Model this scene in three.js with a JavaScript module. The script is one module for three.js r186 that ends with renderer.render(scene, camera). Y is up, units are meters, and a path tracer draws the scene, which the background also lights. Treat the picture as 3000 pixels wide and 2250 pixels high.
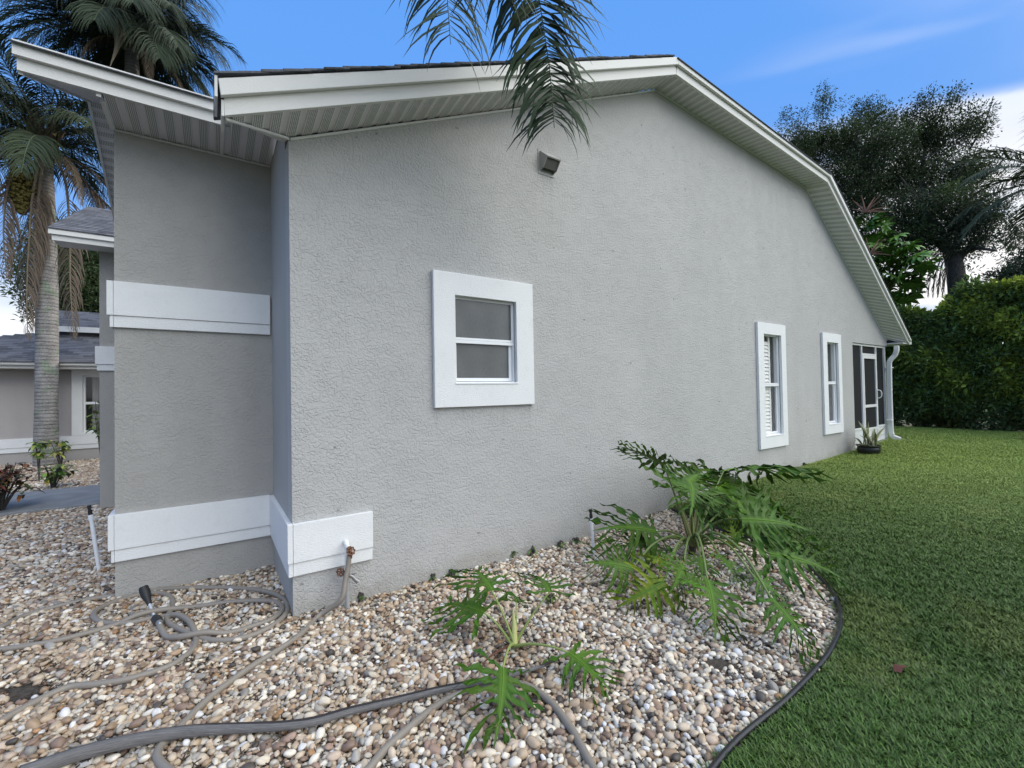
import * as THREE from 'three';
import { mergeGeometries } from 'three/addons/utils/BufferGeometryUtils.js';
import { RoundedBoxGeometry } from 'three/addons/geometries/RoundedBoxGeometry.js';

// ---------------------------------------------------------------- camera, sky, sun, exposure
const scene = new THREE.Scene();
const camera = new THREE.PerspectiveCamera(81.758, 4 / 3, 0.05, 900);
const EYE = new THREE.Vector3(0, 1.68, 3.7), FPX = 1299.69;
const RIGHT = new THREE.Vector3(0.82796, -0.01786, 0.5605), DOWN = new THREE.Vector3(-0.00561, -0.99971, -0.02357), AHEAD = new THREE.Vector3(0.56076, 0.01637, -0.82782);
camera.position.copy(EYE);
camera.quaternion.setFromRotationMatrix(new THREE.Matrix4().makeBasis(RIGHT, DOWN.clone().negate(), AHEAD.clone().negate()));
const renderer = new THREE.WebGLRenderer({ antialias: true });
renderer.setSize(1024, 768);
renderer.toneMapping = THREE.LinearToneMapping;
renderer.toneMappingExposure = 1.09;
renderer.shadowMap.enabled = true;

const SUN = new THREE.Vector3(0.94, 0.17, -0.3).normalize();
const sun = new THREE.DirectionalLight(new THREE.Color(1.0, 0.9, 0.75), 2.0);
sun.position.copy(SUN).multiplyScalar(60); sun.castShadow = true; sun.shadow.mapSize.set(4096, 4096); sun.shadow.radius = 3;
Object.assign(sun.shadow.camera, { left: -30, right: 30, top: 30, bottom: -30, near: 1, far: 150 });
scene.add(sun, sun.target);

function rng(seed) { let a = seed >>> 0; return () => { a = (a + 0x6D2B79F5) | 0; let t = Math.imul(a ^ (a >>> 15), 1 | a); t = (t + Math.imul(t ^ (t >>> 7), 61 | t)) ^ t; return ((t ^ (t >>> 14)) >>> 0) / 4294967296; }; }
const PERM = (() => { const r = rng(7), p = [...Array(256).keys()]; for (let i = 255; i > 0; i--) { const j = Math.floor(r() * (i + 1)); [p[i], p[j]] = [p[j], p[i]]; } return new Uint8Array([...p, ...p]); })();
const lerp = (a, b, t) => a + (b - a) * t, clamp = (x, a = 0, b = 1) => Math.min(b, Math.max(a, x)), sstep = (a, b, x) => { const t = clamp((x - a) / (b - a)); return t * t * (3 - 2 * t); };
const fade = (t) => t * t * t * (t * (t * 6 - 15) + 10);
const G2 = Array.from({ length: 16 }, (_, i) => [Math.cos(i * Math.PI / 8), Math.sin(i * Math.PI / 8)]);
function pnoise(x, y, per, seed = 0) {           // gradient noise that tiles every "per" cells
  const xi = Math.floor(x), yi = Math.floor(y), fx = x - xi, fy = y - yi;
  const w = (v) => ((v % per) + per) % per, x0 = w(xi), x1 = w(xi + 1), y0 = w(yi), y1 = w(yi + 1);
  const g = (a, b, dx, dy) => { const q = G2[PERM[(PERM[(a + seed) & 255] + b) & 255] & 15]; return q[0] * dx + q[1] * dy; };
  const u = fade(fx), v = fade(fy);
  return lerp(lerp(g(x0, y0, fx, fy), g(x1, y0, fx - 1, fy), u), lerp(g(x0, y1, fx, fy - 1), g(x1, y1, fx - 1, fy - 1), u), v) * 1.4;
}
function vnoise3(x, y, z) {
  const X = Math.floor(x), Y = Math.floor(y), Z = Math.floor(z), u = fade(x - X), v = fade(y - Y), w = fade(z - Z);
  const h = (a, b, c) => PERM[(PERM[(PERM[a & 255] + b) & 255] + c) & 255] / 255;
  return lerp(lerp(lerp(h(X, Y, Z), h(X + 1, Y, Z), u), lerp(h(X, Y + 1, Z), h(X + 1, Y + 1, Z), u), v), lerp(lerp(h(X, Y, Z + 1), h(X + 1, Y, Z + 1), u), lerp(h(X, Y + 1, Z + 1), h(X + 1, Y + 1, Z + 1), u), v), w);
}
const fbm3 = (x, y, z, o = 4) => { let s = 0, a = 0.5, n = 0; for (let i = 0; i < o; i++) { s += a * vnoise3(x, y, z); n += a; a *= 0.5; x = x * 2.03 + 11; y = y * 2.03 + 5; z = z * 2.03 + 3; } return s / n; };

// the sky: clear blue overhead, pale horizon, cirrus and bright cloud banks low in the east and behind the photographer
function makeSky() {
  const W = 1536, H = 768, data = new Float32Array(W * H * 4);
  for (let j = 0; j < H; j++) {
    const el = ((j + 0.5) / H - 0.5) * Math.PI, y = Math.sin(el), c = Math.cos(el);
    for (let i = 0; i < W; i++) {
      const az = ((i + 0.5) / W - 0.5) * 2 * Math.PI, x = Math.cos(az) * c, z = Math.sin(az) * c;
      const up = Math.max(y, 0);
      const h = Math.pow(1 - up, 4.0);
      let r = lerp(0.118, 0.48, h), g = lerp(0.345, 0.68, h), b = lerp(0.87, 0.92, h);
      // cloud: flattened on a layer so that it streaks toward the horizon
      const k = 1 / (up + 0.16), cx = x * k, cz = z * k;
      const n = fbm3(cx * 2.3 + 20, 3.3, cz * 2.3 + 9, 5), wisp = fbm3((cx * 0.55 + cz * 0.83) * 1.0 + 40, 8.1, (cx * -0.83 + cz * 0.55) * 5.2 + 7, 4);
      const toSun = x * SUN.x + z * SUN.z, back = sstep(-0.12, 0.4, z * 0.55 + y * 0.80 + x * 0.28 - 0.6);   // behind the photographer a bright broken cloud deck
      const east = sstep(0.83, 0.95, toSun) * sstep(0.66, 0.2, up), low = sstep(0.2, 0.02, up);
      let cover = sstep(0.82 - 0.5 * east - 0.2 * low, 1.0 - 0.48 * east - 0.22 * low, n);
      cover = clamp(Math.max(cover, 0.85 * sstep(0.8, 0.92, toSun) * sstep(0.72, 0.36, up) * sstep(0.5, 0.64, wisp), back * (0.45 + 0.55 * sstep(0.36, 0.56, n)), east * sstep(0.38, 0.56, wisp), 0.85 * sstep(0.24, 0.1, up) * (0.55 + 0.45 * sstep(0.4, 0.6, n))));
      const bright = lerp(1.0, 5.0, back) * (0.82 + 0.36 * n) * lerp(1, 0.6, low * back);
      r = lerp(r, bright, cover); g = lerp(g, bright, cover); b = lerp(b, bright * lerp(1, 0.93, back), cover);
      if (y < 0) { const t = sstep(0, -0.05, y); r = lerp(r, 0.16, t); g = lerp(g, 0.17, t); b = lerp(b, 0.12, t); }
      const o = (j * W + i) * 4; data[o] = r; data[o + 1] = g; data[o + 2] = b; data[o + 3] = 1;
    }
  }
  const t = new THREE.DataTexture(data, W, H, THREE.RGBAFormat, THREE.FloatType);
  t.mapping = THREE.EquirectangularReflectionMapping; t.magFilter = t.minFilter = THREE.LinearFilter; t.wrapS = THREE.RepeatWrapping; t.needsUpdate = true;
  return t;
}
scene.background = makeSky(); scene.environment = scene.background;

// ---------------------------------------------------------------- helpers
const V = (x, y, z) => new THREE.Vector3(x, y, z), E = 1.68;
const rayOf = (px, py) => V(0, 0, 0).addScaledVector(RIGHT, px - 1500).addScaledVector(DOWN, py - 1125).addScaledVector(AHEAD, FPX);
const onZ = (px, py, z) => { const d = rayOf(px, py); return EYE.clone().addScaledVector(d, (z - EYE.z) / d.z); };
const onX = (px, py, x) => { const d = rayOf(px, py); return EYE.clone().addScaledVector(d, x / d.x); };
const GX = [[-60, 0], [3.6, 0], [4.9, 0.085], [6.7, 0.165], [10.5, 0.26], [13, 0.36], [16, 0.4], [400, 0.4]];
function groundY(x) { for (let i = 1; i < GX.length; i++) if (x <= GX[i][0]) return lerp(GX[i - 1][1], GX[i][1], clamp((x - GX[i - 1][0]) / (GX[i][0] - GX[i - 1][0]))); return 0.4; }
const onGround = (px, py, lift = 0) => { let y = 0.05, p; const d = rayOf(px, py); for (let i = 0; i < 50; i++) { p = EYE.clone().addScaledVector(d, (y - EYE.y) / d.y); y = 0.5 * y + 0.5 * groundY(p.x); } p.y = groundY(p.x) + lift; return p; };
const toPix = (p) => { const q = p.clone().sub(EYE), z = q.dot(AHEAD); return [1500 + FPX * q.dot(RIGHT) / z, 1125 + FPX * q.dot(DOWN) / z, z]; };

const used = {};
const numbered = (n) => { const k = used[n] = (used[n] ?? -1) + 1; return k ? n + '_' + String(k).padStart(3, '0') : n; };
function thing(name, label, category, pos = V(0, 0, 0), group) {
  const o = new THREE.Group(); o.name = numbered(name); o.position.copy(pos); o.userData = { label, category }; if (group) o.userData.group = group; scene.add(o); return o;
}
function sub(parent, name) { const g = new THREE.Group(); g.name = name; parent.add(g); return g; }
function part(parent, name, geo, mat, label) {
  const m = new THREE.Mesh(Array.isArray(geo) ? mergeGeometries(geo) : geo, mat); m.name = name; m.castShadow = m.receiveShadow = true; if (label) m.userData.label = label; parent.add(m); return m;
}
function struct(name, geo, mat, label) { const m = part(scene, numbered(name), geo, mat); m.userData = { kind: 'structure' }; if (label) m.userData.label = label; return m; }
function clean(g) { const n = g.index ? g.toNonIndexed() : g; for (const k of Object.keys(n.attributes)) if (!['position', 'normal', 'uv', 'color'].includes(k)) n.deleteAttribute(k); return n; }
function uvBox(g) {                                  // uv in metres from the dominant side
  g = clean(g); if (!g.attributes.normal) g.computeVertexNormals();
  const p = g.attributes.position, n = g.attributes.normal, uv = new Float32Array(p.count * 2);
  for (let i = 0; i < p.count; i++) {
    const ax = Math.abs(n.getX(i)), ay = Math.abs(n.getY(i)), az = Math.abs(n.getZ(i));
    const [a, b] = ax > ay && ax > az ? [p.getZ(i), p.getY(i)] : ay > az ? [p.getX(i), p.getZ(i)] : [p.getX(i), p.getY(i)];
    uv[2 * i] = a; uv[2 * i + 1] = b;
  }
  g.setAttribute('uv', new THREE.BufferAttribute(uv, 2)); return g;
}
const box = (x0, x1, y0, y1, z0, z1) => uvBox(new THREE.BoxGeometry(x1 - x0, y1 - y0, z1 - z0).translate((x0 + x1) / 2, (y0 + y1) / 2, (z0 + z1) / 2));
const rbox = (x0, x1, y0, y1, z0, z1, r = 0.005) => uvBox(new RoundedBoxGeometry(x1 - x0, y1 - y0, z1 - z0, 2, r).translate((x0 + x1) / 2, (y0 + y1) / 2, (z0 + z1) / 2));
function ext(pts, z0, z1, holes = [], bevel = 0) {   // an outline in x, y pulled from z0 to z1
  const s = new THREE.Shape(pts.map((p) => new THREE.Vector2(...p)));
  for (const h of holes) s.holes.push(new THREE.Path(h.map((p) => new THREE.Vector2(...p))));
  const g = new THREE.ExtrudeGeometry(s, { depth: z1 - z0 - 2 * bevel, bevelEnabled: bevel > 0, bevelSize: bevel, bevelThickness: bevel, bevelOffset: -bevel, bevelSegments: 2, curveSegments: 8 });
  return uvBox(g.translate(0, 0, z0 + bevel));
}
function extX(pts, x0, x1) {                         // an outline in z, y pulled from x0 to x1
  const s = new THREE.Shape(pts.map(([z, y]) => new THREE.Vector2(-z, y)));
  return uvBox(new THREE.ExtrudeGeometry(s, { depth: x1 - x0, bevelEnabled: false }).rotateY(Math.PI / 2).translate(x0, 0, 0));
}
const rect = (x0, x1, y0, y1) => [[x0, y0], [x1, y0], [x1, y1], [x0, y1]];
const ring = (x0, x1, y0, y1, w, z0, z1, b = 0) => ext(rect(x0, x1, y0, y1), z0, z1, [rect(x0 + w, x1 - w, y0 + w, y1 - w).reverse()], b);
function quads(rows) {                               // a sheet through rows of points, uv by length
  const pos = [], uv = [], nx = rows[0].length; let v = 0;
  const us = [0]; for (let i = 1; i < nx; i++) us.push(us[i - 1] + rows[0][i].distanceTo(rows[0][i - 1]));
  for (let j = 0; j + 1 < rows.length; j++) {
    const dv = rows[j + 1][0].distanceTo(rows[j][0]);
    for (let i = 0; i + 1 < nx; i++) {
      const a = rows[j][i], b = rows[j][i + 1], c = rows[j + 1][i + 1], d = rows[j + 1][i];
      for (const [q, s, t] of [[a, us[i], v], [b, us[i + 1], v], [c, us[i + 1], v + dv], [a, us[i], v], [c, us[i + 1], v + dv], [d, us[i], v + dv]]) { pos.push(q.x, q.y, q.z); uv.push(s, t); }
    }
    v += dv;
  }
  const g = new THREE.BufferGeometry(); g.setAttribute('position', new THREE.Float32BufferAttribute(pos, 3)); g.setAttribute('uv', new THREE.Float32BufferAttribute(uv, 2)); g.computeVertexNormals(); return g;
}
function tube(pts, radii, seg = 8, n = 0, closedEnds = true, flat = 1) {   // a swept round (or flattened) section with varying radius
  const c = new THREE.CatmullRomCurve3(pts, false, 'centripetal'), N = n || Math.max(8, pts.length * 6), pos = [], nor = [], uv = [], idx = [];
  const R = (t) => { if (!Array.isArray(radii)) return radii; const s = t * (radii.length - 1), i = Math.min(radii.length - 2, Math.floor(s)); return lerp(radii[i], radii[i + 1], s - i); };
  const fr = c.computeFrenetFrames(N, false), L = c.getLength();
  for (let i = 0; i <= N; i++) {
    const t = i / N, p = c.getPointAt(t), T = fr.tangents[i], S = V(0, 1, 0).cross(T); if (S.lengthSq() < 1e-4) S.copy(fr.normals[i]); S.normalize(); const B = T.clone().cross(S).normalize();
    if (flat === 1) { S.copy(fr.normals[i]); B.copy(fr.binormals[i]); }
    for (let j = 0; j <= seg; j++) {
      const a = j / seg * 2 * Math.PI, d = S.clone().multiplyScalar(Math.cos(a)).addScaledVector(B, Math.sin(a) * flat), r = R(t);
      pos.push(p.x + d.x * r, p.y + d.y * r, p.z + d.z * r); d.normalize(); nor.push(d.x, d.y, d.z); uv.push(j / seg * 2 * Math.PI * r, t * L);
    }
  }
  for (let i = 0; i < N; i++) for (let j = 0; j < seg; j++) { const a = i * (seg + 1) + j, b = a + seg + 1; idx.push(a, a + 1, b, b, a + 1, b + 1); }
  if (closedEnds) for (const [i, s] of [[0, 1], [N, -1]]) {
    const p = c.getPointAt(i / N), T = fr.tangents[i], k = pos.length / 3; pos.push(p.x, p.y, p.z); nor.push(-T.x * s, -T.y * s, -T.z * s); uv.push(0, 0);
    for (let j = 0; j < seg; j++) s > 0 ? idx.push(k, i * (seg + 1) + j + 1, i * (seg + 1) + j) : idx.push(k, i * (seg + 1) + j, i * (seg + 1) + j + 1);
  }
  const g = new THREE.BufferGeometry(); g.setAttribute('position', new THREE.Float32BufferAttribute(pos, 3)); g.setAttribute('normal', new THREE.Float32BufferAttribute(nor, 3)); g.setAttribute('uv', new THREE.Float32BufferAttribute(uv, 2)); g.setIndex(idx);
  return clean(g);
}
function paint(g, c) { const n = g.attributes.position.count, a = new Float32Array(n * 3); for (let i = 0; i < n; i++) { a[3 * i] = c[0]; a[3 * i + 1] = c[1]; a[3 * i + 2] = c[2]; } g.setAttribute('color', new THREE.BufferAttribute(a, 3)); return g; }
const lathe = (pts, seg = 24) => clean(new THREE.LatheGeometry(pts.map((p) => new THREE.Vector2(...p)), seg));
function tex(w, h, f, o = {}) {
  const ch = o.ch ?? 1, d = new Uint8Array(w * h * (ch === 1 ? 1 : 4));
  for (let y = 0; y < h; y++) for (let x = 0; x < w; x++) { const v = f(x / w, y / h); if (ch === 1) d[y * w + x] = clamp(v) * 255; else { const q = (y * w + x) * 4; for (let k = 0; k < 3; k++) d[q + k] = clamp(v[k]) * 255; d[q + 3] = 255; } }
  const t = new THREE.DataTexture(d, w, h, ch === 1 ? THREE.RedFormat : THREE.RGBAFormat); t.wrapS = t.wrapT = THREE.RepeatWrapping; t.magFilter = THREE.LinearFilter; t.minFilter = THREE.LinearFilter;
  if (o.srgb) t.colorSpace = THREE.SRGBColorSpace; if (o.size) t.repeat.set(1 / o.size[0], 1 / o.size[1]); t.needsUpdate = true; return t;
}
const std = (c, rough = 0.8, o = {}) => new THREE.MeshStandardMaterial({ color: new THREE.Color().setRGB(...c), roughness: rough, side: THREE.DoubleSide, ...o });

// ---------------------------------------------------------------- materials
const stuccoBump = tex(2048, 2048, (u, v) => {
  const wx = pnoise(u * 70, v * 70, 70, 11) * 0.5, wy = pnoise(u * 70, v * 70, 70, 57) * 0.5;
  const a = pnoise(u * 104 + wx * 1.3, v * 104 + wy * 1.3, 104, 3), b = pnoise(u * 210 + wx, v * 210 + wy, 210, 91), c = pnoise(u * 20, v * 20, 20, 31), d = pnoise(u * 84 + wy, v * 84 - wx, 84, 63);
  return 0.25 + 0.42 * sstep(-0.16, 0.04, a + 0.4 * b) * (0.55 + 0.45 * sstep(-0.3, 0.2, c)) - 0.2 * sstep(0.07, 0.0, Math.abs(d)) * sstep(-0.1, 0.2, c + b * 0.5) + 0.12 * b;
}, { size: [2.6, 2.6] });
const stuccoTone = tex(512, 512, (u, v) => {
  const s = pnoise(u * 26, v * 5, 64, 5) * 0.5 + pnoise(u * 9, v * 9, 32, 17) * 0.6 + pnoise(u * 64, v * 64, 64, 77) * 0.25, k = 0.92 + 0.065 * s;
  return [k, k, k * 0.998];
}, { ch: 3, size: [5.3, 4.7] });
const orangePeel = tex(1024, 1024, (u, v) => { const a = pnoise(u * 90, v * 90, 90, 3) + 0.6 * pnoise(u * 180, v * 180, 180, 19); return 0.5 + 0.32 * a; }, { size: [2.1, 2.1] });
const fibre = tex(512, 512, (u, v) => 0.5 + 0.3 * pnoise(u * 40, v * 160, 256, 9) + 0.25 * pnoise(u * 120, v * 120, 120, 4), { size: [0.9, 0.9] });
const trimTone = tex(512, 512, (u, v) => { const k = 0.97 + 0.03 * pnoise(u * 7, v * 5, 16, 8) + 0.02 * pnoise(u * 90, v * 60, 128, 3) - 0.025 * sstep(0.3, 0.6, pnoise(u * 24, v * 14, 64, 51)); return [k, k, k * 0.995]; }, { ch: 3, size: [1.7, 1.3] });
const M = {
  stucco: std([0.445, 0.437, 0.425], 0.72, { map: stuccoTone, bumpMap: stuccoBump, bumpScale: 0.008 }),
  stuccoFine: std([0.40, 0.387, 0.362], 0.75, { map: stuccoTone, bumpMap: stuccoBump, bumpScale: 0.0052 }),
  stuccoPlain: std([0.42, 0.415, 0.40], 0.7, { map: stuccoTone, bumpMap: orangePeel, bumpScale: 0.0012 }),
  trim: std([0.77, 0.775, 0.775], 0.6, { bumpMap: fibre, bumpScale: 0.003, map: trimTone }),
  fascia: std([0.70, 0.69, 0.66], 0.55, { bumpMap: fibre, bumpScale: 0.0016 }),
  metalWhite: std([0.76, 0.755, 0.735], 0.38),
  vinyl: std([0.79, 0.8, 0.81], 0.35),
  dark: std([0.02, 0.02, 0.022], 0.9),
  gap: std([0.05, 0.05, 0.048], 0.95),
  black: std([0.012, 0.012, 0.014], 0.32),
  blackMatt: std([0.014, 0.014, 0.015], 0.55),
};
const soffitHoles = tex(128, 128, (u, v) => {
  const base = 0.72; if (u < 0.08 || u > 0.60) return [base, base * 0.975, base * 0.985];
  const cx = ((u - 0.08) / 0.52 * 5) % 1 - 0.5, cy = (v * 7) % 1 - 0.5, k = sstep(0.28, 0.36, Math.hypot(cx, cy)) * 0.7 + 0.02;
  return [k, k, k * 0.97];
}, { ch: 3 });
M.soffit = new THREE.MeshStandardMaterial({ color: 0xffffff, map: soffitHoles, roughness: 0.5, side: THREE.DoubleSide });
const shingleTone = tex(512, 512, (u, v) => {
  const r = Math.floor(v * 8), t = Math.floor(u * 9 + (r % 3) * 0.37 + r * 0.21), q = PERM[(PERM[(t % 9 + 9) % 9] + r * 31) & 255] / 255, n = pnoise(u * 128, v * 128, 128, 8), k = 0.06 + 0.085 * q + 0.05 * n;
  return [k * 0.93, k * 0.98, k * 1.12];
}, { ch: 3, size: [2.4, 1.16] });
M.shingle = std([1, 1, 1], 0.95, { map: shingleTone, bumpMap: fibre, bumpScale: 0.003 });
M.shinglePale = std([1.2, 1.13, 1.08].map((c) => c), 0.95, { map: shingleTone, bumpMap: fibre, bumpScale: 0.003 });

// ---------------------------------------------------------------- the house
const house = thing('grey_house', 'single storey grey stucco house with white trim, seen at its clipped gable end wall', 'house');
const e = (pts) => pts.map(([x, y]) => [x, y + E]);
{
  // openings
  const W1 = [1.864, 2.545, 0.085, 0.897], W2 = [7.445, 8.02, -0.805, 0.862], W3 = [9.84, 10.35, -0.75, 0.842];
  const hole = ([a, b, c, d]) => rect(a - 0.012, b + 0.012, c - 0.012 + E, d + 0.012 + E).reverse();
  const wallTop = [[0.495, 1.95], [4.88, 3.945], [9.17, 3.70], [13.235, 1.05]];
  // the big wall carries its own weathering: broad roller patches, faint drips below the window and vent, splashed dirt at the foot, specks
  const drips = [[1.68, 1.54, 0.5], [2.72, 1.54, 0.42], [1.95, 1.54, 0.22], [2.4, 1.54, 0.3], [3.06, 4.0, 0.6], [2.95, 4.0, 0.35], [7.28, 0.68, 0.4], [8.15, 0.68, 0.35], [9.7, 0.74, 0.3]], specks = [], sr = rng(45); for (let k = 0; k < 130; k++) specks.push([0.5 + 12.5 * sr(), 0.2 + 5 * sr(), 0.006 + 0.009 * sr(), 0.5 + 0.6 * sr()]);
  const wallTone = tex(2048, 1024, (u, v) => {
    const x = u * 14, y = v * 7; let k = 0.945 + 0.05 * pnoise(x * 1.1, y * 0.55, 256, 5) + 0.045 * pnoise(x * 3.4, y * 0.7, 256, 27) * sstep(-0.2, 0.4, pnoise(x * 0.5 + 3, y * 0.4, 256, 12)) + 0.03 * pnoise(x * 2.2, y * 2.6, 256, 33), w = 0;
    for (const [a, b, l] of drips) if (y < b && y > b - l) k -= 0.085 * Math.exp(-Math.pow((x - a + 0.01 * Math.sin(y * 19)) / 0.014, 2)) * Math.pow((y - b + l) / l, 0.8);
    const foot = groundY(x), d = y - foot; w = sstep(0.2, 0.02, d + 0.14 * pnoise(x * 5, y * 5, 256, 61) + 0.05 * pnoise(x * 21, y * 21, 512, 62)); k -= 0.13 * w;
    for (const [a, b, q, t] of specks) { const e = Math.abs(x - a) < q && Math.abs(y - b) < q * t; if (e) k -= 0.35; }
    return [k, k * (1 - 0.015 * w), k * (1 - 0.06 * w)];
  }, { ch: 3, size: [14, 7] });
  M.gable = std([0.455, 0.447, 0.434], 0.72, { map: wallTone, bumpMap: stuccoBump, bumpScale: 0.0072 });
  part(house, 'gable_wall', ext(e([[0.495, -1.8], [11.19, -1.8], [11.19, 0.905], [13.235, 0.905], ...[...wallTop].reverse()]), -0.2, 0, [W1, W2, W3].map(hole)), M.gable);
  part(house, 'return_wall', extX([[-1.22, -0.1], [-0.2, -0.1], [-0.2, 2.2 + E], [-1.22, 2.30 + E]], 0.495, 0.69), M.stuccoPlain);
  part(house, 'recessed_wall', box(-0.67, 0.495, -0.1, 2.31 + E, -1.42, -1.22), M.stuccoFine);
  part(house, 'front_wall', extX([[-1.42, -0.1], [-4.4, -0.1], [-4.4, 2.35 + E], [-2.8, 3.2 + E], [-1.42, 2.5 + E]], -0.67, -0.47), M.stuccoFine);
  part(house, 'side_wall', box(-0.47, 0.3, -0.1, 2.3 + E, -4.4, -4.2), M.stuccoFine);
  part(house, 'rear_wall', box(13.04, 13.23, 0.2, 1.0 + E, -9, -3.2), M.stuccoFine);
  part(house, 'far_wall', box(-0.4, 13.2, -0.1, 2.4 + E, -9.2, -9), M.stuccoFine);
  // porch room behind the screens
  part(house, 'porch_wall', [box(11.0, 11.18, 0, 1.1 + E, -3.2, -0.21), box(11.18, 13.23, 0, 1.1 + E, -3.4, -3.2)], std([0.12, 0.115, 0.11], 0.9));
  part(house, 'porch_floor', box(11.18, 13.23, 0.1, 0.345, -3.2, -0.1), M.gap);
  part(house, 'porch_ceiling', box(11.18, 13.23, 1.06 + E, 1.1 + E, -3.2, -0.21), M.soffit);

  // white bands
  const band = (name, list) => { for (const q of list) part(house, name, rbox(...q, 0.004), M.trim); };
  band('band_board', [[-0.67, 0.459, -1.25 + E, -0.962 + E, -1.219, -1.18], [0.457, 0.494, -1.251 + E, -0.962 + E, -1.178, 0.038], [0.4955, 1.086, -1.25 + E, -0.962 + E, 0.001, 0.038], [-0.71, -0.671, -1.25 + E, -0.962 + E, -4.3, -1.18],
    [-0.67, 0.477, 0.69 + E, 0.977 + E, -1.219, -1.18], [-0.714, -0.671, 0.69 + E, 0.977 + E, -4.3, -1.18]]);
  band('band_drip_board', [[-0.67, 0.466, -1.352 + E, -1.2515 + E, -1.219, -1.192], [0.464, 0.494, -1.353 + E, -1.2525 + E, -1.19, 0.026], [0.4955, 1.083, -1.352 + E, -1.2515 + E, 0.001, 0.026], [-0.692, -0.671, -1.352 + E, -1.2515 + E, -4.3, -1.192],
    [-0.67, 0.477, 0.592 + E, 0.6885 + E, -1.219, -1.19], [-0.696, -0.671, 0.592 + E, 0.6885 + E, -4.3, -1.19]]);

  // eaves: fascia and drip edge boards along the rake, soffit strips below
  const fb = [[0.08, 1.81], [4.86, 3.945], [9.28, 3.685], [13.57, 0.92]], db = [[0.06, 1.915], [4.855, 4.05], [9.29, 3.775], [13.565, 0.985]], dt = [[0.045, 2.02], [4.85, 4.14], [9.30, 3.85], [13.56, 1.045]];
  const roof = sub(house, 'roof');
  for (let i = 0; i < 3; i++) {
    part(roof, 'fascia_board', ext(e([fb[i], fb[i + 1], [dt[i + 1][0], dt[i + 1][1] - 0.02], [dt[i][0] + 0.03, dt[i][1] - 0.02]]), 0.305, 0.335, [], 0.003), M.fascia);
    part(roof, 'drip_edge', ext(e([db[i], db[i + 1], dt[i + 1], dt[i]]), 0.337, 0.372, [], 0.004), M.fascia);
  }
  // end cap of the rake and the boxed end of the eave
  part(roof, 'rake_end', [box(0.026, 0.042, 1.90 + E, 2.035 + E, 0.12, 0.371), box(0.062, 0.078, 1.805 + E, 1.91 + E, 0.12, 0.336)], M.fascia);
  part(roof, 'eave_filler', box(0.095, 0.49, 2.30 + E, 2.33 + E, -1.2, -0.2), M.fascia);
  const A = V(0.082, 1.812 + E, 0.303), B = V(0.09, 2.0 + E, -0.05), C = V(0.494, 2.02 + E, -0.22), D = V(0.494, 1.95 + E, 0.002);
  part(roof, 'eave_box', [quads([[A, D], [B, C]]), quads([[B, C], [B.clone().setY(2.27 + E), C.clone().setY(2.27 + E)]])].map(clean), M.fascia);
  part(roof, 'eave_trim', tube([A.clone().add(V(0, -0.006, 0.0)), D.clone().add(V(0.0, -0.006, 0.012))], 0.012, 6, 4), M.fascia);
  const soffit = sub(house, 'soffit');
  function strip(P) {                                 // P(s, t): s across the rib 0..1, t from wall to fascia 0..1
    const prof = [[0, 0.009], [0.05, 0], [0.62, 0], [0.69, 0.009], [1, 0.009]], rows = [0, 1].map((t) => prof.map(([s, up]) => { const p = P(s, t); p.y += up; return p; }));
    const g = quads(rows), uv = g.attributes.uv, pos = g.attributes.position, len = P(0.5, 0).distanceTo(P(0.5, 1));
    const order = [0, 1, 1, 0, 1, 0], tt = [0, 0, 1, 0, 1, 1];
    for (let i = 0; i < uv.count; i++) { const q = Math.floor(i / 6); uv.setXY(i, prof[q + order[i % 6]][0], tt[i % 6] * len / 0.105); }
    return g;
  }
  const wt = [[0.495, 1.955], [4.88, 3.95], [9.17, 3.705], [13.24, 1.055]];
  for (let i = 0; i < 3; i++) {
    const n = Math.round(Math.hypot(wt[i + 1][0] - wt[i][0], wt[i + 1][1] - wt[i][1]) / 0.116);
    if (i === 0) {                                    // ribs stand square to the wall; the first ones end on the slanting trim at the corner
      const N = 41, fx = (x) => lerp(1.81, 3.945, (x - 0.08) / 4.78), wy = (x) => lerp(1.955, 3.95, (x - 0.495) / 4.385), xa = 0.12;
      for (let k = 0; k < N; k++) part(soffit, 'soffit_panel', strip((s, t) => { const x = lerp(xa, 4.875, (k + s) / N), zw = x < 0.495 ? lerp(0.303, 0, (x - 0.082) / 0.413) : 0, q = t * (1 - zw / 0.306) + zw / 0.306; return V(x, lerp(wy(x), fx(x), q) + E + 0.004, lerp(0, 0.306, q)); }), M.soffit);
      continue;
    }
    for (let k = 0; k < n; k++) part(soffit, 'soffit_panel', strip((s, t) => { const q = (k + s) / n; return V(lerp(lerp(wt[i][0], wt[i + 1][0], q), lerp(fb[i][0], fb[i + 1][0], q), t), lerp(lerp(wt[i][1], wt[i + 1][1], q), lerp(fb[i][1], fb[i + 1][1], q), t) + E + 0.004, lerp(0.0, 0.306, t)); }), M.soffit);
  }
  part(soffit, 'soffit_backing', [0, 1, 2].map((i) => quads([[V(wt[i][0], wt[i][1] + 0.03 + E, -0.02), V(wt[i + 1][0], wt[i + 1][1] + 0.03 + E, -0.02)], [V(fb[i][0], fb[i][1] + 0.04 + E, 0.304), V(fb[i + 1][0], fb[i + 1][1] + 0.04 + E, 0.304)]])), M.gap);
  part(soffit, 'soffit_channel', [0, 1, 2].map((i) => ext(e([[wt[i][0] + 0.012, wt[i][1] - 0.02], [wt[i + 1][0], wt[i + 1][1] - 0.022], [wt[i + 1][0], wt[i + 1][1] - 0.002], [wt[i][0] + 0.012, wt[i][1]]]), 0.001, 0.012)), M.fascia);
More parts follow.
